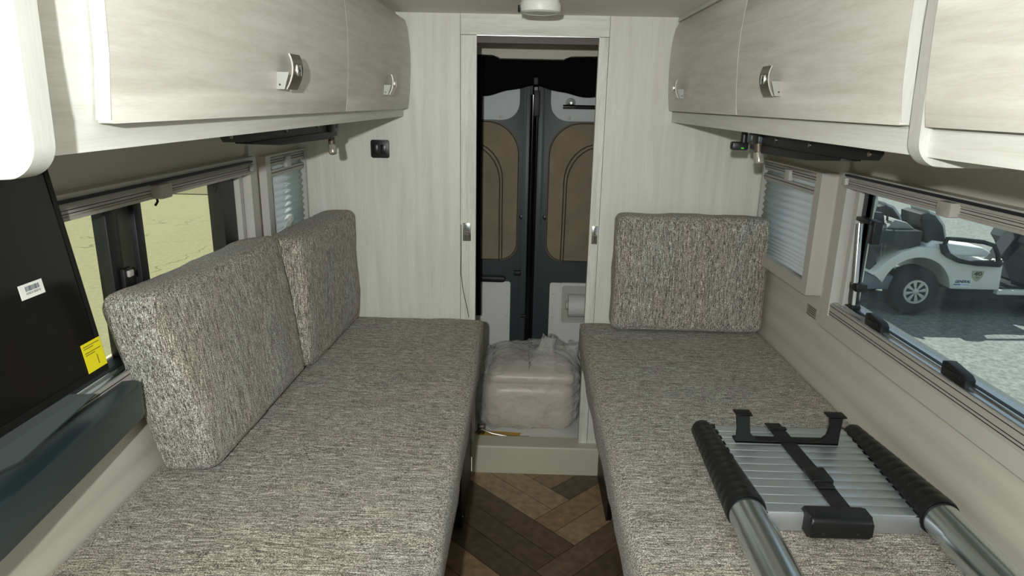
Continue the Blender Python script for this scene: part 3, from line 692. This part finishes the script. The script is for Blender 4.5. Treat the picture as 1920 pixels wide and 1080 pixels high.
# television
t = thing('television', 'glossy black flat television with two stickers in front of the left window', 'television', (-.84, -1.8, .985))
tilt = math.radians(8.5)
def tvp(u, v, d=0):
    """u along -Y from the far edge, v up the screen, d out of the screen"""
    return (-.777 - math.sin(tilt)*v + math.cos(tilt)*d, -1.5215-u, 1.084 + math.cos(tilt)*v + math.sin(tilt)*d)
def tvbox(bm, u0, u1, v0, v1, d0, d1):
    V = [bm.verts.new(tvp(u, v, d)) for u in (u0, u1) for v in (v0, v1) for d in (d0, d1)]
    for f in ((0, 1, 3, 2), (4, 6, 7, 5), (0, 4, 5, 1), (2, 3, 7, 6), (0, 2, 6, 4), (1, 5, 7, 3)): bm.faces.new([V[i] for i in f])
    return bm
HV = .425
kid('housing', tvbox(new(), 0, .70, 0, HV, -.020, -.001), M_tvbezel, t)
bm = new(); tvbox(bm, 0, .70, 0, .014, -.001, .002); tvbox(bm, 0, .70, HV-.010, HV, -.001, .002); tvbox(bm, 0, .012, .014, HV-.01, -.001, .002); tvbox(bm, .69, .70, .014, HV-.01, -.001, .002)
kid('bezel', bm, M_tvbezel, t)
kid('screen', tvbox(new(), .012, .69, .014, HV-.010, -.001, .0008), M_tvscreen, t)
st = kid('barcode_sticker', tvbox(new(), .092, .146, .178, .202, .0008, .0012), M_white, t, 'white barcode sticker')
Mi = mat('ink', lin(90, 92, 105), .8); Mk = mat('ink_black', lin(35, 35, 40), .8)
bm = new(); rnd = random.Random(3); u = .101
while u < .133:
    wd = rnd.choice((.0004, .0007, .001)); tvbox(bm, u, u+wd, .1895, .1975, .0012, .0014); u += wd+rnd.choice((.0004, .0006, .0009))
kid('barcode', bm, Mi, st)
def tvtext(name, body, u, v, size, par, m, rot=0):
    # text reads along +Y (u decreasing) on the screen plane
    X = Vector((0, 1, 0)); Z = Vector((-math.sin(tilt), 0, math.cos(tilt))); N = X.cross(Z)
    mt = Matrix((X, Z, N)).transposed().to_4x4()
    root = par; off = Vector()
    while root: off += root.location; root = root.parent
    mt.translation = Vector(tvp(u, v, .0014)) - off
    return text(name, body, size, mt @ Matrix.Rotation(rot, 4, 'Z'), m, par)
tvtext('serial_text', 'A242X1002010', .117, .1858, .0052, st, Mk)
ys = kid('warning_sticker', tvbox(new(), .001, .055, .012, .066, .002, .0025), mat('yellow_sticker', lin(226, 212, 20), .6), t, 'yellow warning sticker')
bm = new()
for k, v in enumerate((.060, .056, .048, .044)): tvbox(bm, .006 if k % 2 == 0 else .024, .050, v-.0008, v+.0006, .0025, .0027)
tvbox(bm, .020, .022, .020, .038, .0025, .0027)
kid('warning_lines', bm, mat('brown_ink', lin(105, 90, 20), .8), ys)
def pl3(bm, P, th):
    a = [bm.verts.new(p) for p in P]; b = [bm.verts.new((p[0], p[1], p[2]-th)) for p in P]; bm.faces.new(a); bm.faces.new(b[::-1]); n = len(P)
    for i in range(n): bm.faces.new((a[i], b[i], b[(i+1) % n], a[(i+1) % n]))
    return bm
kid('stand_plate', pl3(new(), [(-.838, -1.48, 1.012), (-.800, -1.735, 1.012), (-.815, -1.78, 1.012), (-.885, -1.78, 1.020), (-.885, -1.49, 1.014)], .003), M_shelf, t)
kid('stand_neck', B(-.850, -.828, -1.90, -1.80, .980, 1.12, .003), M_tvbezel, t)
# wall shelf
t = tag(obj('wall_shelf', prism(new(), [(-.899, -1.385), (-.880, -1.345), (-.850, -1.335), (-.830, -1.342), (-.822, -1.365), (-.778, -1.82), (-.745, -2.35), (-.899, -2.35)], 'z', .900, .979, .004, 3), M_shelf), 'long dark shelf with rounded end on the left wall under the television', 'shelf')
# smoke detector
t = thing('smoke_detector', 'round white smoke detector on the ceiling above the opening', 'smoke detector', (.034, -.405, 1.9))
kid('base', lathe(new(), [(.060, 0), (.060, -.012), (.058, -.014)], (.034, -.405, 1.8995), 'z', 40), M_white, t)
kid('housing', lathe(new(), [(.064, 0), (.066, -.012), (.063, -.026), (.054, -.030), (.052, -.0285), (.02, -.031)], (.034, -.405, 1.886), 'z', 40), M_white, t)
bm = new()
for k in range(4): box(bm, -.028+.000, -.018, -.43+.0, -.38, 1.861+.005*k, 1.862+.005*k)
for v in bm.verts: v.co.x -= .0085; 
kid('vent_slots', bm, M_groove, t)
# light switch
t = thing('light_switch', 'black double rocker switch plate on the partition above the left cushions', 'light switch', (-.575, 0, 1.395))
kid('plate', prism(new(), rrect(-.612, -.539, 1.360, 1.430, .008), 'y', -.007, 0, .003), M_black, t)
for xx in (-.594, -.564):
    kid('rocker', B(xx-.009, xx+.010, -.0085, -.006, 1.376, 1.412, .001), mat('gloss_black', lin(12, 12, 13), .3), t)
# sliding door pulls
for x0, x1, lab in ((-.248, -.215, 'small metal slatted latch on the left jamb of the opening'), (.276, .299, 'small metal slatted latch on the right jamb of the opening')):
    t = thing('slatted_latch', lab, 'latch', ((x0+x1)/2, 0, 1.033), 'latches beside the opening')
    kid('plate', B(x0, x1, -.004, -.001, 1.033, 1.107, .001), M_chrome2, t)
    bm = new()
    for k in range(12): box(bm, x0+.007, x1-.007, -.0048, -.004, 1.041+.005*k, 1.0435+.005*k)
    kid('slats', bm, M_groove, t)
# thin cord on the wall
tag(obj('cord', tube(new(), [(-.2545, -.0035, 1.10), (-.2545, -.003, .98), (-.256, -.003, .90), (-.246, -.003, .82), (-.233, -.003, .76), (-.222, -.003, .706)], .0014, 6), M_black), 'thin dark cord hanging down the left jamb to the seat', 'cord')
# brackets under the cabinets with clear-tipped lamps
def bracket(s, X, y0, y1, label):
    """y0 near end, y1 far end; top against the cabinet underside"""
    t = thing('bed_bracket', label, 'bracket', (X, (y0+y1)/2, 1.5215)); a = lambda d0, d1: sorted((X-s*d0, X-s*d1))
    kid('mounting_plate', B(*a(-.06, .0), y0, y1, 1.5165, 1.5215, .001), M_bmetal, t)
    kid('channel', prism(new(), [(y1, 1.5165), (y1, 1.492), (y1-.05, 1.484), ((y0+y1)/2, 1.483), (y0+.06, 1.496), (y0+.012, 1.499), (y0, 1.510), (y0, 1.5165)], 'x', *a(-.004, .0), .0008), M_bmetal, t)
    kid('swing_arm', prism(new(), [(y1-.02, 1.490), (y1-.02, 1.476), (y1-.10, 1.470), (y0+.30, 1.476), (y0+.14, 1.488), (y0+.14, 1.492)], 'x', *a(-.035, .004), .001), M_bmetal, t)
    kid('hinge_block', B(*a(-.03, .010), y1-.10, y1-.02, 1.488, 1.516, .002), mat('dark_steel', lin(58, 60, 62), .4, metal=.6), t)
    kid('spring_pad', B(*a(-.02, .012), y1-.05, y1-.02, 1.498, 1.514, .002), mat('grey_steel', lin(110, 118, 122), .5, metal=.5, bump=.4, bscale=200), t)
    for yy in (y0+.04, (y0+y1)/2-.05, y1-.20):
        kid('bolt', lathe(new(), [(.005, 0), (.0045, -s*.003), (.002, -s*.004)], (X-s*.0, yy, 1.508), 'x', 10), M_chrome, t)
    return t
bracket(1, .610, -1.50, -.80, 'black steel folding bracket under the right overhead cabinet')
bracket(-1, -.575, -1.40, -.60, 'black steel folding bracket under the left overhead cabinet')
M_clear = mat('clear_tip', lin(176, 172, 160), .12, metal=.55)
def lamp(px, py, pz, dx, dy, label, box_side):
    t = thing('reading_lamp', label, 'lamp', (px, py, pz), 'lamps beside the brackets')
    kid('socket', tube(new(), [(px, py, pz+.012), (px+dx*.3, py+dy*.3, pz-.008)], .0105, 14), mat('brown_socket', lin(96, 84, 70), .4, metal=.4), t)
    kid('clear_tip', tube(new(), [(px+dx*.3, py+dy*.3, pz-.008), (px+dx*.33, py+dy*.33, pz-.010), (px+dx*.9, py+dy*.9, pz-.034), (px+dx, py+dy, pz-.037)], [.010, .0125, .0125, .010], 10), M_clear, t)
    return t
lamp(.603, -.895, 1.480, .004, -.012, 'small clear-tipped lamp hanging from the right bracket', 1)
lamp(-.600, -.585, 1.455, .006, -.010, 'small clear-tipped lamp hanging from the left bracket', -1)
t = thing('sensor_box', 'small black box with green light beside the right bracket', 'electronic box', (.60, -.73, 1.478))
kid('case', B(.582, .628, -.745, -.715, 1.466, 1.489, .005), M_black, t)
kid('stem', tube(new(), [(.615, -.735, 1.485), (.615, -.735, 1.522)], .009, 10), M_black, t)
kid('green_light', B(.606, .614, -.7462, -.7445, 1.470, 1.474), mat('green_led', lin(70, 190, 40), .4), t)
# small label on the right wall
t = thing('wall_label', 'tiny printed label on the right wall below the small window', 'label', (.9795, -.50, .925))
kid('plate', B(.9775, .983, -.545, -.470, .907, .940), mat('label_grey', lin(150, 147, 135), .6), t)
bm = new()
for zz in (.9385, .932, .925, .918, .9085): box(bm, .977, .9775, -.543 if zz in (.9385, .9085) else -.536, -.472 if zz in (.9385, .9085) else -.482, zz-.001, zz+.0006)
kid('print_lines', bm, M_groove, t)
# crumpled plastic wrap on the left shade
bm = new(); bmesh.ops.create_icosphere(bm, subdivisions=3, radius=1)
for v in bm.verts:
    n0 = noise.noise(v.co*2.3)*.35; p = v.co*(1+n0); v.co = Vector((-.862+p.x*.006, -.285+p.y*.055+p.z*.02, 1.125+p.z*.035+p.y*.012))
M_wrap = mat('white_wrap', lin(225, 228, 228), .3)
tag(obj('plastic_wrap', bm, M_wrap, ang=20), 'crumpled white plastic wrap tucked behind the cushions at the left shade', 'plastic wrap')

# ------------------------------------------------------------ washroom contents
# black roll-up screen: drooping valance and a hanging left edge
def drape(name, label, x0, x1, top, botf, y, depth=.05, nx=44, nz=10, seed=0):
    bm = new(); g = {}
    for i in range(nx+1):
        x = x0+(x1-x0)*i/nx
        for j in range(nz+1):
            t_ = j/nz; zb = botf(x); z = top(x)+(zb-top(x))*t_
            yy = y - depth*math.sin(PI*t_)*.8 + .012*math.sin(x*38+seed) + .008*noise.noise(Vector((x*20, z*22, seed)))
            g[i, j] = bm.verts.new((x, yy, z))
    for i in range(nx):
        for j in range(nz): bm.faces.new((g[i, j], g[i+1, j], g[i+1, j+1], g[i, j+1]))
    o = obj(name, bm, M_cloth, ang=180); s_ = o.modifiers.new('s', 'SOLIDIFY'); s_.thickness = .006
    return tag(o, label, 'screen')
drape('rolled_screen', 'black fabric screen rolled up above the rear doors', -.5, .6, lambda x: 1.795, lambda x: 1.615+.050*math.exp(-((x-.03)/.15)**2)-.03*max(0, -x-.1) + .004*math.sin(x*40), .715, .045)
bm = new(); box(bm, .028, .052, .645, .668, 1.665, 1.70, .004); box(bm, .032, .060, .655, .67, 1.52, 1.64, .002); tag(obj('screen_clip', bm, M_bmetal), 'dark clip hanging at the middle of the rolled black screen', 'clip')
drape('hanging_screen', 'black fabric strip hanging along the left side of the washroom', -.40, -.206, lambda x: 1.785, lambda x: .55, .50, .02, 10, 20, 3)
# towel bar
t = thing('towel_bar', 'polished metal bar mounted on the right rear door', 'towel bar', (.20, .72, 1.56))
kid('flange', lathe(new(), [(.024, 0), (.024, -.006), (.008, -.030), (.006, -.05)], (.215, .7535, 1.585), 'y', 24), M_chrome2, t)
kid('bar', tube(new(), [(.175, .700, 1.567), (.56, .700, 1.567)], .0095, 16), mat('dark_chrome', lin(120, 118, 122), .12, metal=1), t)
kid('flange', lathe(new(), [(.024, 0), (.024, -.006), (.008, -.030), (.006, -.05)], (.52, .7535, 1.585), 'y', 24), M_chrome2, t)
# bundle wrapped in a clear bag
t = thing('toilet', 'pale rounded toilet wrapped under clear plastic in the washroom', 'toilet', (.04, .32, .10))
M_por = mat('porcelain', lin(204, 192, 174), .35)
bm = puffy(.205, .17, .115, .05, (.005, .005, .01), (10, 10, 8), .001, 6); bmesh.ops.translate(bm, verts=bm.verts[:], vec=(.045, .33, .2155)); kid('bowl', bm, M_por, t, ang=180)
bm = puffy(.195, .16, .026, .025, (.0, .0, .008), (10, 10, 3), .001, 7); bmesh.ops.translate(bm, verts=bm.verts[:], vec=(.055, .33, .352)); kid('lid', bm, M_por, t, ang=180)
m_, n_, l_ = nodes('clear_plastic_bag'); b_ = n_['Principled BSDF']; b_.inputs['Base Color'].default_value = lin(248, 246, 242); b_.inputs['Roughness'].default_value = .07
b_.inputs['Specular IOR Level'].default_value = .9; tr_ = n_.new('ShaderNodeBsdfTransparent'); mx_ = n_.new('ShaderNodeMixShader')
fz = n_.new('ShaderNodeLayerWeight'); fz.inputs['Blend'].default_value = .35; mr_ = n_.new('ShaderNodeMapRange'); mr_.inputs['To Min'].default_value = .22; mr_.inputs['To Max'].default_value = .72
l_.new(fz.outputs['Facing'], mr_.inputs['Value']); l_.new(mr_.outputs[0], mx_.inputs[0]); l_.new(tr_.outputs[0], mx_.inputs[1]); l_.new(b_.outputs[0], mx_.inputs[2])
tc_ = n_.new('ShaderNodeTexCoord'); tn_ = n_.new('ShaderNodeTexNoise'); tn_.inputs['Scale'].default_value = 16; tn_.inputs['Detail'].default_value = 4; tn_.inputs['Distortion'].default_value = 2.2
l_.new(tc_.outputs['Object'], tn_.inputs['Vector']); bu_ = n_.new('ShaderNodeBump'); bu_.inputs['Strength'].default_value = 1; bu_.inputs['Distance'].default_value = .014
l_.new(tn_.outputs['Fac'], bu_.inputs['Height']); l_.new(bu_.outputs['Normal'], b_.inputs['Normal']); l_.new(mx_.outputs[0], n_['Material Output'].inputs['Surface'])
M_bag = m_
def crumple(p, a):
    q = Vector(p)
    r1 = 1-abs(noise.noise(q*6+Vector((1, 5, 2))))*2; r2_ = 1-abs(noise.noise(q*13+Vector((7, 1, 9))))*2; r3 = 1-abs(noise.noise(q*29+Vector((2, 8, 4))))*2
    return a*(r1*.55 + r2_*.3 + r3*.15)
bm = puffy(.226, .19, .158, .07, (.010, .012, .02), (52, 34, 36), .0, 8)
for v in bm.verts:
    p = v.co.copy(); n_d = Vector((p.x/.226, p.y/.19, p.z/.158)).normalized()
    v.co = p + n_d*(crumple(p, .030)-.010)
    u = (p.z+.158)/.316
    v.co.x += (.018 if p.x < 0 else -.004)*math.sin(PI*u)*-1 + .03*max(0, u-.75)*(1 if p.x < 0 else 0)*2
    if u > .9: v.co.z -= .03*max(0, -p.x/.226)
bmesh.ops.translate(bm, verts=bm.verts[:], vec=(.038, .33, .268))
kb = thing('plastic_bag', 'clear crumpled plastic bag draped over the toilet, knotted at the top', 'plastic bag', (.035, .33, .12))
kid('bag_body', bm, M_bag, kb, ang=180)
def tuft(cx, cy, z0, r, h, seed, lean=0):
    """gathered plastic: pleated collar that flares to a ragged rim"""
    bm = new(); rings = []; S = 56
    for i in range(15):
        t_ = i/14; rr = r*(1.25-1.5*t_+1.25*t_*t_)*(.75+.25*math.cos(t_*3))
        rings.append([bm.verts.new((cx+lean*t_+rr*math.cos(a)*(1+.28*noise.noise(Vector((math.cos(a)*3, math.sin(a)*3, t_*1.5+seed)))+.07*math.sin(a*9+seed*3)), cy+rr*.8*math.sin(a)*(1+.25*noise.noise(Vector((math.cos(a)*3+9, math.sin(a)*3, t_+seed)))), z0+h*t_*(1+.25*noise.noise(Vector((math.cos(a)*1.6, math.sin(a)*1.6, seed)))))) for a in [2*PI*k/S for k in range(S)]])
    for A, D in zip(rings, rings[1:]):
        for k in range(S): bm.faces.new((A[k], A[(k+1) % S], D[(k+1) % S], D[k]))
    bm.faces.new(rings[-1])
    return bm
kid('knot', tuft(.112, .30, .385, .062, .135, 3, .02), M_bag, kb, ang=60)
kid('bag_flap', tuft(.215, .33, .375, .06, .105, 8, .035), M_bag, kb, ang=60)
# braided hose and yellow paper at the sill
bm = new(); tube(bm, [(-.205, .10, .112), (-.17, .095, .135), (-.12, .09, .118), (-.04, .085, .106), (.05, .085, .106)], .006, 8)
box(bm, -.192, -.155, .10, .13, .104, .150, .006); tag(obj('metal_hose', bm, M_chrome), 'crumpled metal hose end on the washroom floor at the left', 'hose')
tag(obj('yellow_paper', pl3(new(), [(-.19, .06, .104), (-.11, .062, .104), (.0, .06, .104), (.01, .13, .104), (-.19, .14, .106)], .002), mat('yellow_paper', lin(190, 150, 70), .8)), 'scrap of yellow paper on the washroom floor under the wrapped toilet', 'paper')

# ============================================================ OUTSIDE
def ground_mat(name, c0, c1, sc_=40, crack=False):
    m, n, l = nodes(name); b = n['Principled BSDF']; b.inputs['Roughness'].default_value = .9; b.inputs['Specular IOR Level'].default_value = .15
    tc = n.new('ShaderNodeTexCoord'); t = n.new('ShaderNodeTexNoise'); t.inputs['Scale'].default_value = sc_; t.inputs['Detail'].default_value = 6; t.inputs['Roughness'].default_value = .7
    l.new(tc.outputs['Object'], t.inputs['Vector']); r = n.new('ShaderNodeValToRGB'); r.color_ramp.elements[0].position = .3; r.color_ramp.elements[1].position = .7
    r.color_ramp.elements[0].color = c0; r.color_ramp.elements[1].color = c1; l.new(t.outputs['Fac'], r.inputs['Fac'])
    if crack:
        v = n.new('ShaderNodeTexVoronoi'); v.feature = 'DISTANCE_TO_EDGE'; v.inputs['Scale'].default_value = .35
        nz = n.new('ShaderNodeTexNoise'); nz.inputs['Scale'].default_value = 2; vm = n.new('ShaderNodeVectorMath'); vm.operation = 'MULTIPLY_ADD'; vm.inputs[1].default_value = (.5, .5, .5)
        l.new(tc.outputs['Object'], nz.inputs['Vector']); l.new(nz.outputs['Color'], vm.inputs[0]); l.new(tc.outputs['Object'], vm.inputs[2]); l.new(vm.outputs[0], v.inputs['Vector'])
        lt = n.new('ShaderNodeMath'); lt.operation = 'LESS_THAN'; lt.inputs[1].default_value = .0022; l.new(v.outputs['Distance'], lt.inputs[0])
        mx = n.new('ShaderNodeMixRGB'); mx.inputs['Color2'].default_value = lin(98, 100, 80); l.new(lt.outputs[0], mx.inputs['Fac']); l.new(r.outputs['Color'], mx.inputs['Color1']); l.new(mx.outputs['Color'], b.inputs['Base Color'])
    else: l.new(r.outputs['Color'], b.inputs['Base Color'])
    return m
GZ = -.62
struct('ground', B(1.06, 60, -40, 60, GZ-.1, GZ), ground_mat('pale_asphalt', lin(88, 92, 90), lin(146, 148, 143), 22), 'pale asphalt yard outside the right window')
struct('ground_concrete', B(-60, 1.06, -40, 60, GZ-.1, GZ), ground_mat('cream_concrete', lin(114, 118, 94), lin(134, 138, 113), 16, True), 'cream concrete yard outside the left window')
struct('kerb', B(-60, -5.0, 12.5, 20, GZ, GZ+.02), ground_mat('olive_strip', lin(96, 98, 76), lin(112, 114, 90), 10), 'olive strip far across the concrete yard')
# golf cart
M_cw = mat('cart_white', lin(212, 216, 208), .3); M_cb = mat('cart_black', lin(17, 19, 21), .5); M_cg = mat('cart_grey_box', lin(44, 49, 49), .6)
M_tyre = mat('tyre', lin(22, 24, 25), .85); M_rim = mat('rim', lin(190, 190, 184), .35, metal=.3)
CY = 4.5
cart = thing('golf_cart', 'white golf cart with black seats and number shield parked outside the right window', 'golf cart', (4.8, 5.05, GZ))
arch = [(4.327+.375*math.cos(a), -.33+.375*math.sin(a)) for a in [math.radians(x) for x in range(6, 170, 6)]]
bd = [(5.24, -.30), (5.225, -.02), (5.00, .0), (4.80, .03), (4.66, .10), (4.50, .15), (4.30, .16), (4.12, .10), (3.98, .0), (3.84, -.16), (3.93, -.21)] + arch[::-1] + [(4.72, -.30)]
kid('body', prism(new(), bd, 'y', CY, CY+1.15, .010, 3), M_cw, cart, ang=50)
kid('rear_bumper', B(3.78, 4.1, CY+.03, CY+1.1, -.34, -.17, .03), mat('bumper_blue_grey', lin(96, 108, 116), .6), cart)
kid('underbody', B(4.55, 6.2, CY+.08, CY+1.05, -.42, -.302), M_cb, cart)
kid('floor_board', B(5.24, 6.3, CY+.02, CY+1.13, -.36, -.305, .01), M_cw, cart)
def wheel(cx, cy, face):
    g = kid('wheel', lathe(new(), [(.13, -.01), (.20, -.018), (.255, -.005), (.278, .03), (.278, .15), (.25, .19), (.13, .19)], (cx, cy, -.338), 'y', 36), M_tyre, cart)
    kid('rim', ring(new(), [(cx+.134*math.cos(2*PI*q/32), -.338+.134*math.sin(2*PI*q/32)) for q in range(32)], [(cx+.112*math.cos(2*PI*q/32), -.338+.112*math.sin(2*PI*q/32)) for q in range(32)], 'y', cy-.024, cy+.02), M_rim, g); kid('hub', lathe(new(), [(.034, .0), (.034, -.022), (.024, -.028)], (cx, cy, -.338), 'y', 20), M_rim, g)
    kid('rim_recess', lathe(new(), [(.120, .012), (.119, .011)], (cx, cy, -.338), 'y', 28), M_cb, g)
    for k in range(8):
        a = 2*PI*k/8+.2; bm = new(); c, s_ = math.cos(a), math.sin(a)
        P = [(.025, -.009), (.116, -.022), (.116, .022), (.025, .009)]
        prism(bm, [(cx+r_*c-q*s_, -.338+r_*s_+q*c) for r_, q in P], 'y', cy-.018, cy-.004, .003); kid('spoke', bm, M_rim, g)
wheel(4.327, CY-.005, 1); wheel(4.327, CY+.95, 1); wheel(6.0, CY+.95, 1); wheel(6.0, CY-.005, 1)
seat_c = [(4.42, .10), (4.40, .17), (4.47, .22), (5.02, .155), (5.12, .10), (5.08, .05), (4.5, .06)]
kid('seat', prism(new(), seat_c, 'y', CY+.06, CY+1.09, .03, 3), mat('seat_white', lin(236, 240, 240), .4), cart, ang=50)
def seatback(y0, y1, dx, lab=None):
    P = [(4.40+dx, .12), (4.345+dx, .24), (4.27+dx, .42), (4.25+dx, .50), (4.32+dx, .52), (4.42+dx, .49), (4.52+dx, .38), (4.58+dx, .22), (4.56+dx, .13)]
    k = kid('seat_back', prism(new(), P, 'y', y0, y1, .03, 3), M_cb, cart, ang=50)
    P2 = [(4.56+dx, .14), (4.60+dx, .22), (4.545+dx, .39), (4.44+dx, .51), (4.34+dx, .545), (4.36+dx, .50), (4.50+dx, .385), (4.565+dx, .22)]
    kid('seat_back_face', prism(new(), P2, 'y', y0+.02, y1-.02, .012, 2), mat('seat_pale', lin(190, 198, 198), .4), k, ang=50)
seatback(CY+.10, CY+.52, .05); seatback(CY+.62, CY+1.05, -.14)
hoop = [(4.53, CY-.02, .17), (4.56, CY-.02, .265), (4.68, CY-.02, .258), (4.95, CY-.02, .235), (5.07, CY-.02, .20), (5.13, CY-.02, .10), (5.155, CY-.02, .0), (5.15, CY-.02, -.02)]
kid('hip_rail', tube(new(), hoop, .024, 10), M_cb, cart)
kid('hip_panel', prism(new(), [(4.50, .20), (4.56, .20), (4.60, .10), (4.70, .045), (4.86, .02), (5.13, .02), (5.175, .06), (5.19, -.015), (5.17, -.035), (4.90, -.025), (4.72, .0), (4.60, .05), (4.53, .10)], 'y', CY-.045, CY+.02, .012), M_cb, cart)
kid('cargo_box', B(3.76, 4.33, CY+.05, CY+1.0, .13, .325, .012), M_cg, cart)
kid('cargo_frame', prism(new(), [(3.72, .325), (3.78, .325), (3.95, -.12), (3.86, -.14)], 'y', CY+.12, CY+.95, .01), M_cg, cart)
kid('box_bracket', B(4.13, 4.42, CY+.2, CY+.9, .095, .13, .01), M_cb, cart)
kid('steering_column', prism(new(), [(5.36, -.02), (5.44, .12), (5.58, .40), (5.66, .40), (5.58, .14), (5.46, -.04)], 'y', CY+.28, CY+.50, .02), M_cb, cart)
kid('dash', prism(new(), [(5.52, .20), (5.60, .42), (5.68, .50), (5.95, .46), (6.1, .0), (5.8, -.28), (5.66, -.28), (5.70, .0)], 'y', CY+.05, CY+.75, .03), M_cg, cart)
kid('front_cowl', prism(new(), [(5.66, .51), (5.74, .58), (6.0, .54), (6.5, .1), (6.55, -.30), (6.15, -.30), (6.0, .3)], 'y', CY+.02, CY+.85, .04), M_cw, cart, ang=50)
kid('steering_wheel', tube(new(), [(5.27+.13*math.cos(a)*.9, CY+.40+.17*math.sin(a), .53-.04*math.cos(a)) for a in [2*PI*k/24 for k in range(24)]], .016, 8, True), M_cb, cart)
kid('steering_wheel_spoke', prism(new(), [(5.36, .50), (5.44, .44), (5.52, .34), (5.58, .32), (5.60, .38), (5.54, .48), (5.44, .53)], 'y', CY+.37, CY+.43, .01), M_cb, cart)
kid('pedal', prism(new(), [(5.20, -.20), (5.25, -.21), (5.37, -.02), (5.32, -.01)], 'y', CY+.2, CY+.32, .004), M_cw, cart)
kid('pedal', prism(new(), [(5.36, -.20), (5.42, -.21), (5.50, -.10), (5.44, -.08)], 'y', CY+.45, CY+.6, .004), M_cw, cart)
# shield and sticker
off = Vector(cart.location)
sh = kid('number_shield', prism(new(), [(4.908, -.088), (5.035, -.091), (5.028, -.15), (4.998, -.195), (4.972, -.21), (4.945, -.193), (4.913, -.15)], 'y', CY-.006, CY), mat('shield', lin(168, 168, 148), .5), cart)
R = Matrix.Rotation(PI/2, 4, 'X')
def ctext(name, body, x, z, size, m, par, shear=0, bold=0, sx=1):
    o_ = Vector(); q = par
    while q: o_ += q.location; q = q.parent
    return text(name, body, size, Matrix.Translation(Vector((x, CY-.009, z))-o_) @ R @ Matrix.Diagonal((sx, 1, 1, 1)), m, par, shear, bold)
ctext('shield_number', '40', 4.972, -.122, .062, mat('dark_ink', lin(70, 68, 62), .6), sh, 0, .001, 1.4)
kid('shield_line', B(4.950, 4.995, CY-.008, CY-.006, -.166, -.160), MATS['dark_ink'], sh)
bs = kid('name_sticker', B(4.722, 4.918, CY-.006, CY, -.272, -.186, .001), mat('sticker_white', lin(226, 232, 235), .5), cart)
ctext('sticker_text', 'GENERAL', 4.82, -.212, .044, mat('navy_ink', lin(38, 44, 66), .6), bs, .3, .001, .92)
kid('sticker_bar', B(4.730, 4.805, CY-.008, CY-.006, -.254, -.238), mat('grey_ink', lin(120, 130, 150), .6), bs)
kid('sticker_bar', B(4.815, 4.905, CY-.008, CY-.006, -.252, -.242), mat('pale_ink', lin(170, 182, 196), .6), bs)
# tools strapped on the cargo box
t = thing('tool_bundle', 'dark tools and a white bottle heaped on the golf cart box', 'tools', (3.93, CY+.4, .325))
bm = new(); lathe(bm, [(.09, 0), (.10, .05), (.085, .12), (.06, .16)], (3.92, CY+.30, .3255), 'z', 16); kid('bucket', bm, M_cb, t)
kid('bottle', tube(new(), [(3.86, CY+.3, .47), (3.87, CY+.3, .60), (3.88, CY+.3, .68)], [.045, .05, .025], 14), mat('bottle_pale', lin(196, 204, 205), .3), t)
kid('handle_loop', tube(new(), [(3.96, CY+.25, .40), (3.99, CY+.25, .56), (4.02, CY+.25, .50), (4.03, CY+.25, .40)], .012, 8), M_cb, t)
kid('folded_cloth', prism(new(), [(3.98, .326), (4.30, .326), (4.20, .40), (4.06, .43)], 'y', CY+.15, CY+.6, .02), mat('cloth_grey', lin(150, 152, 148), .8), t)
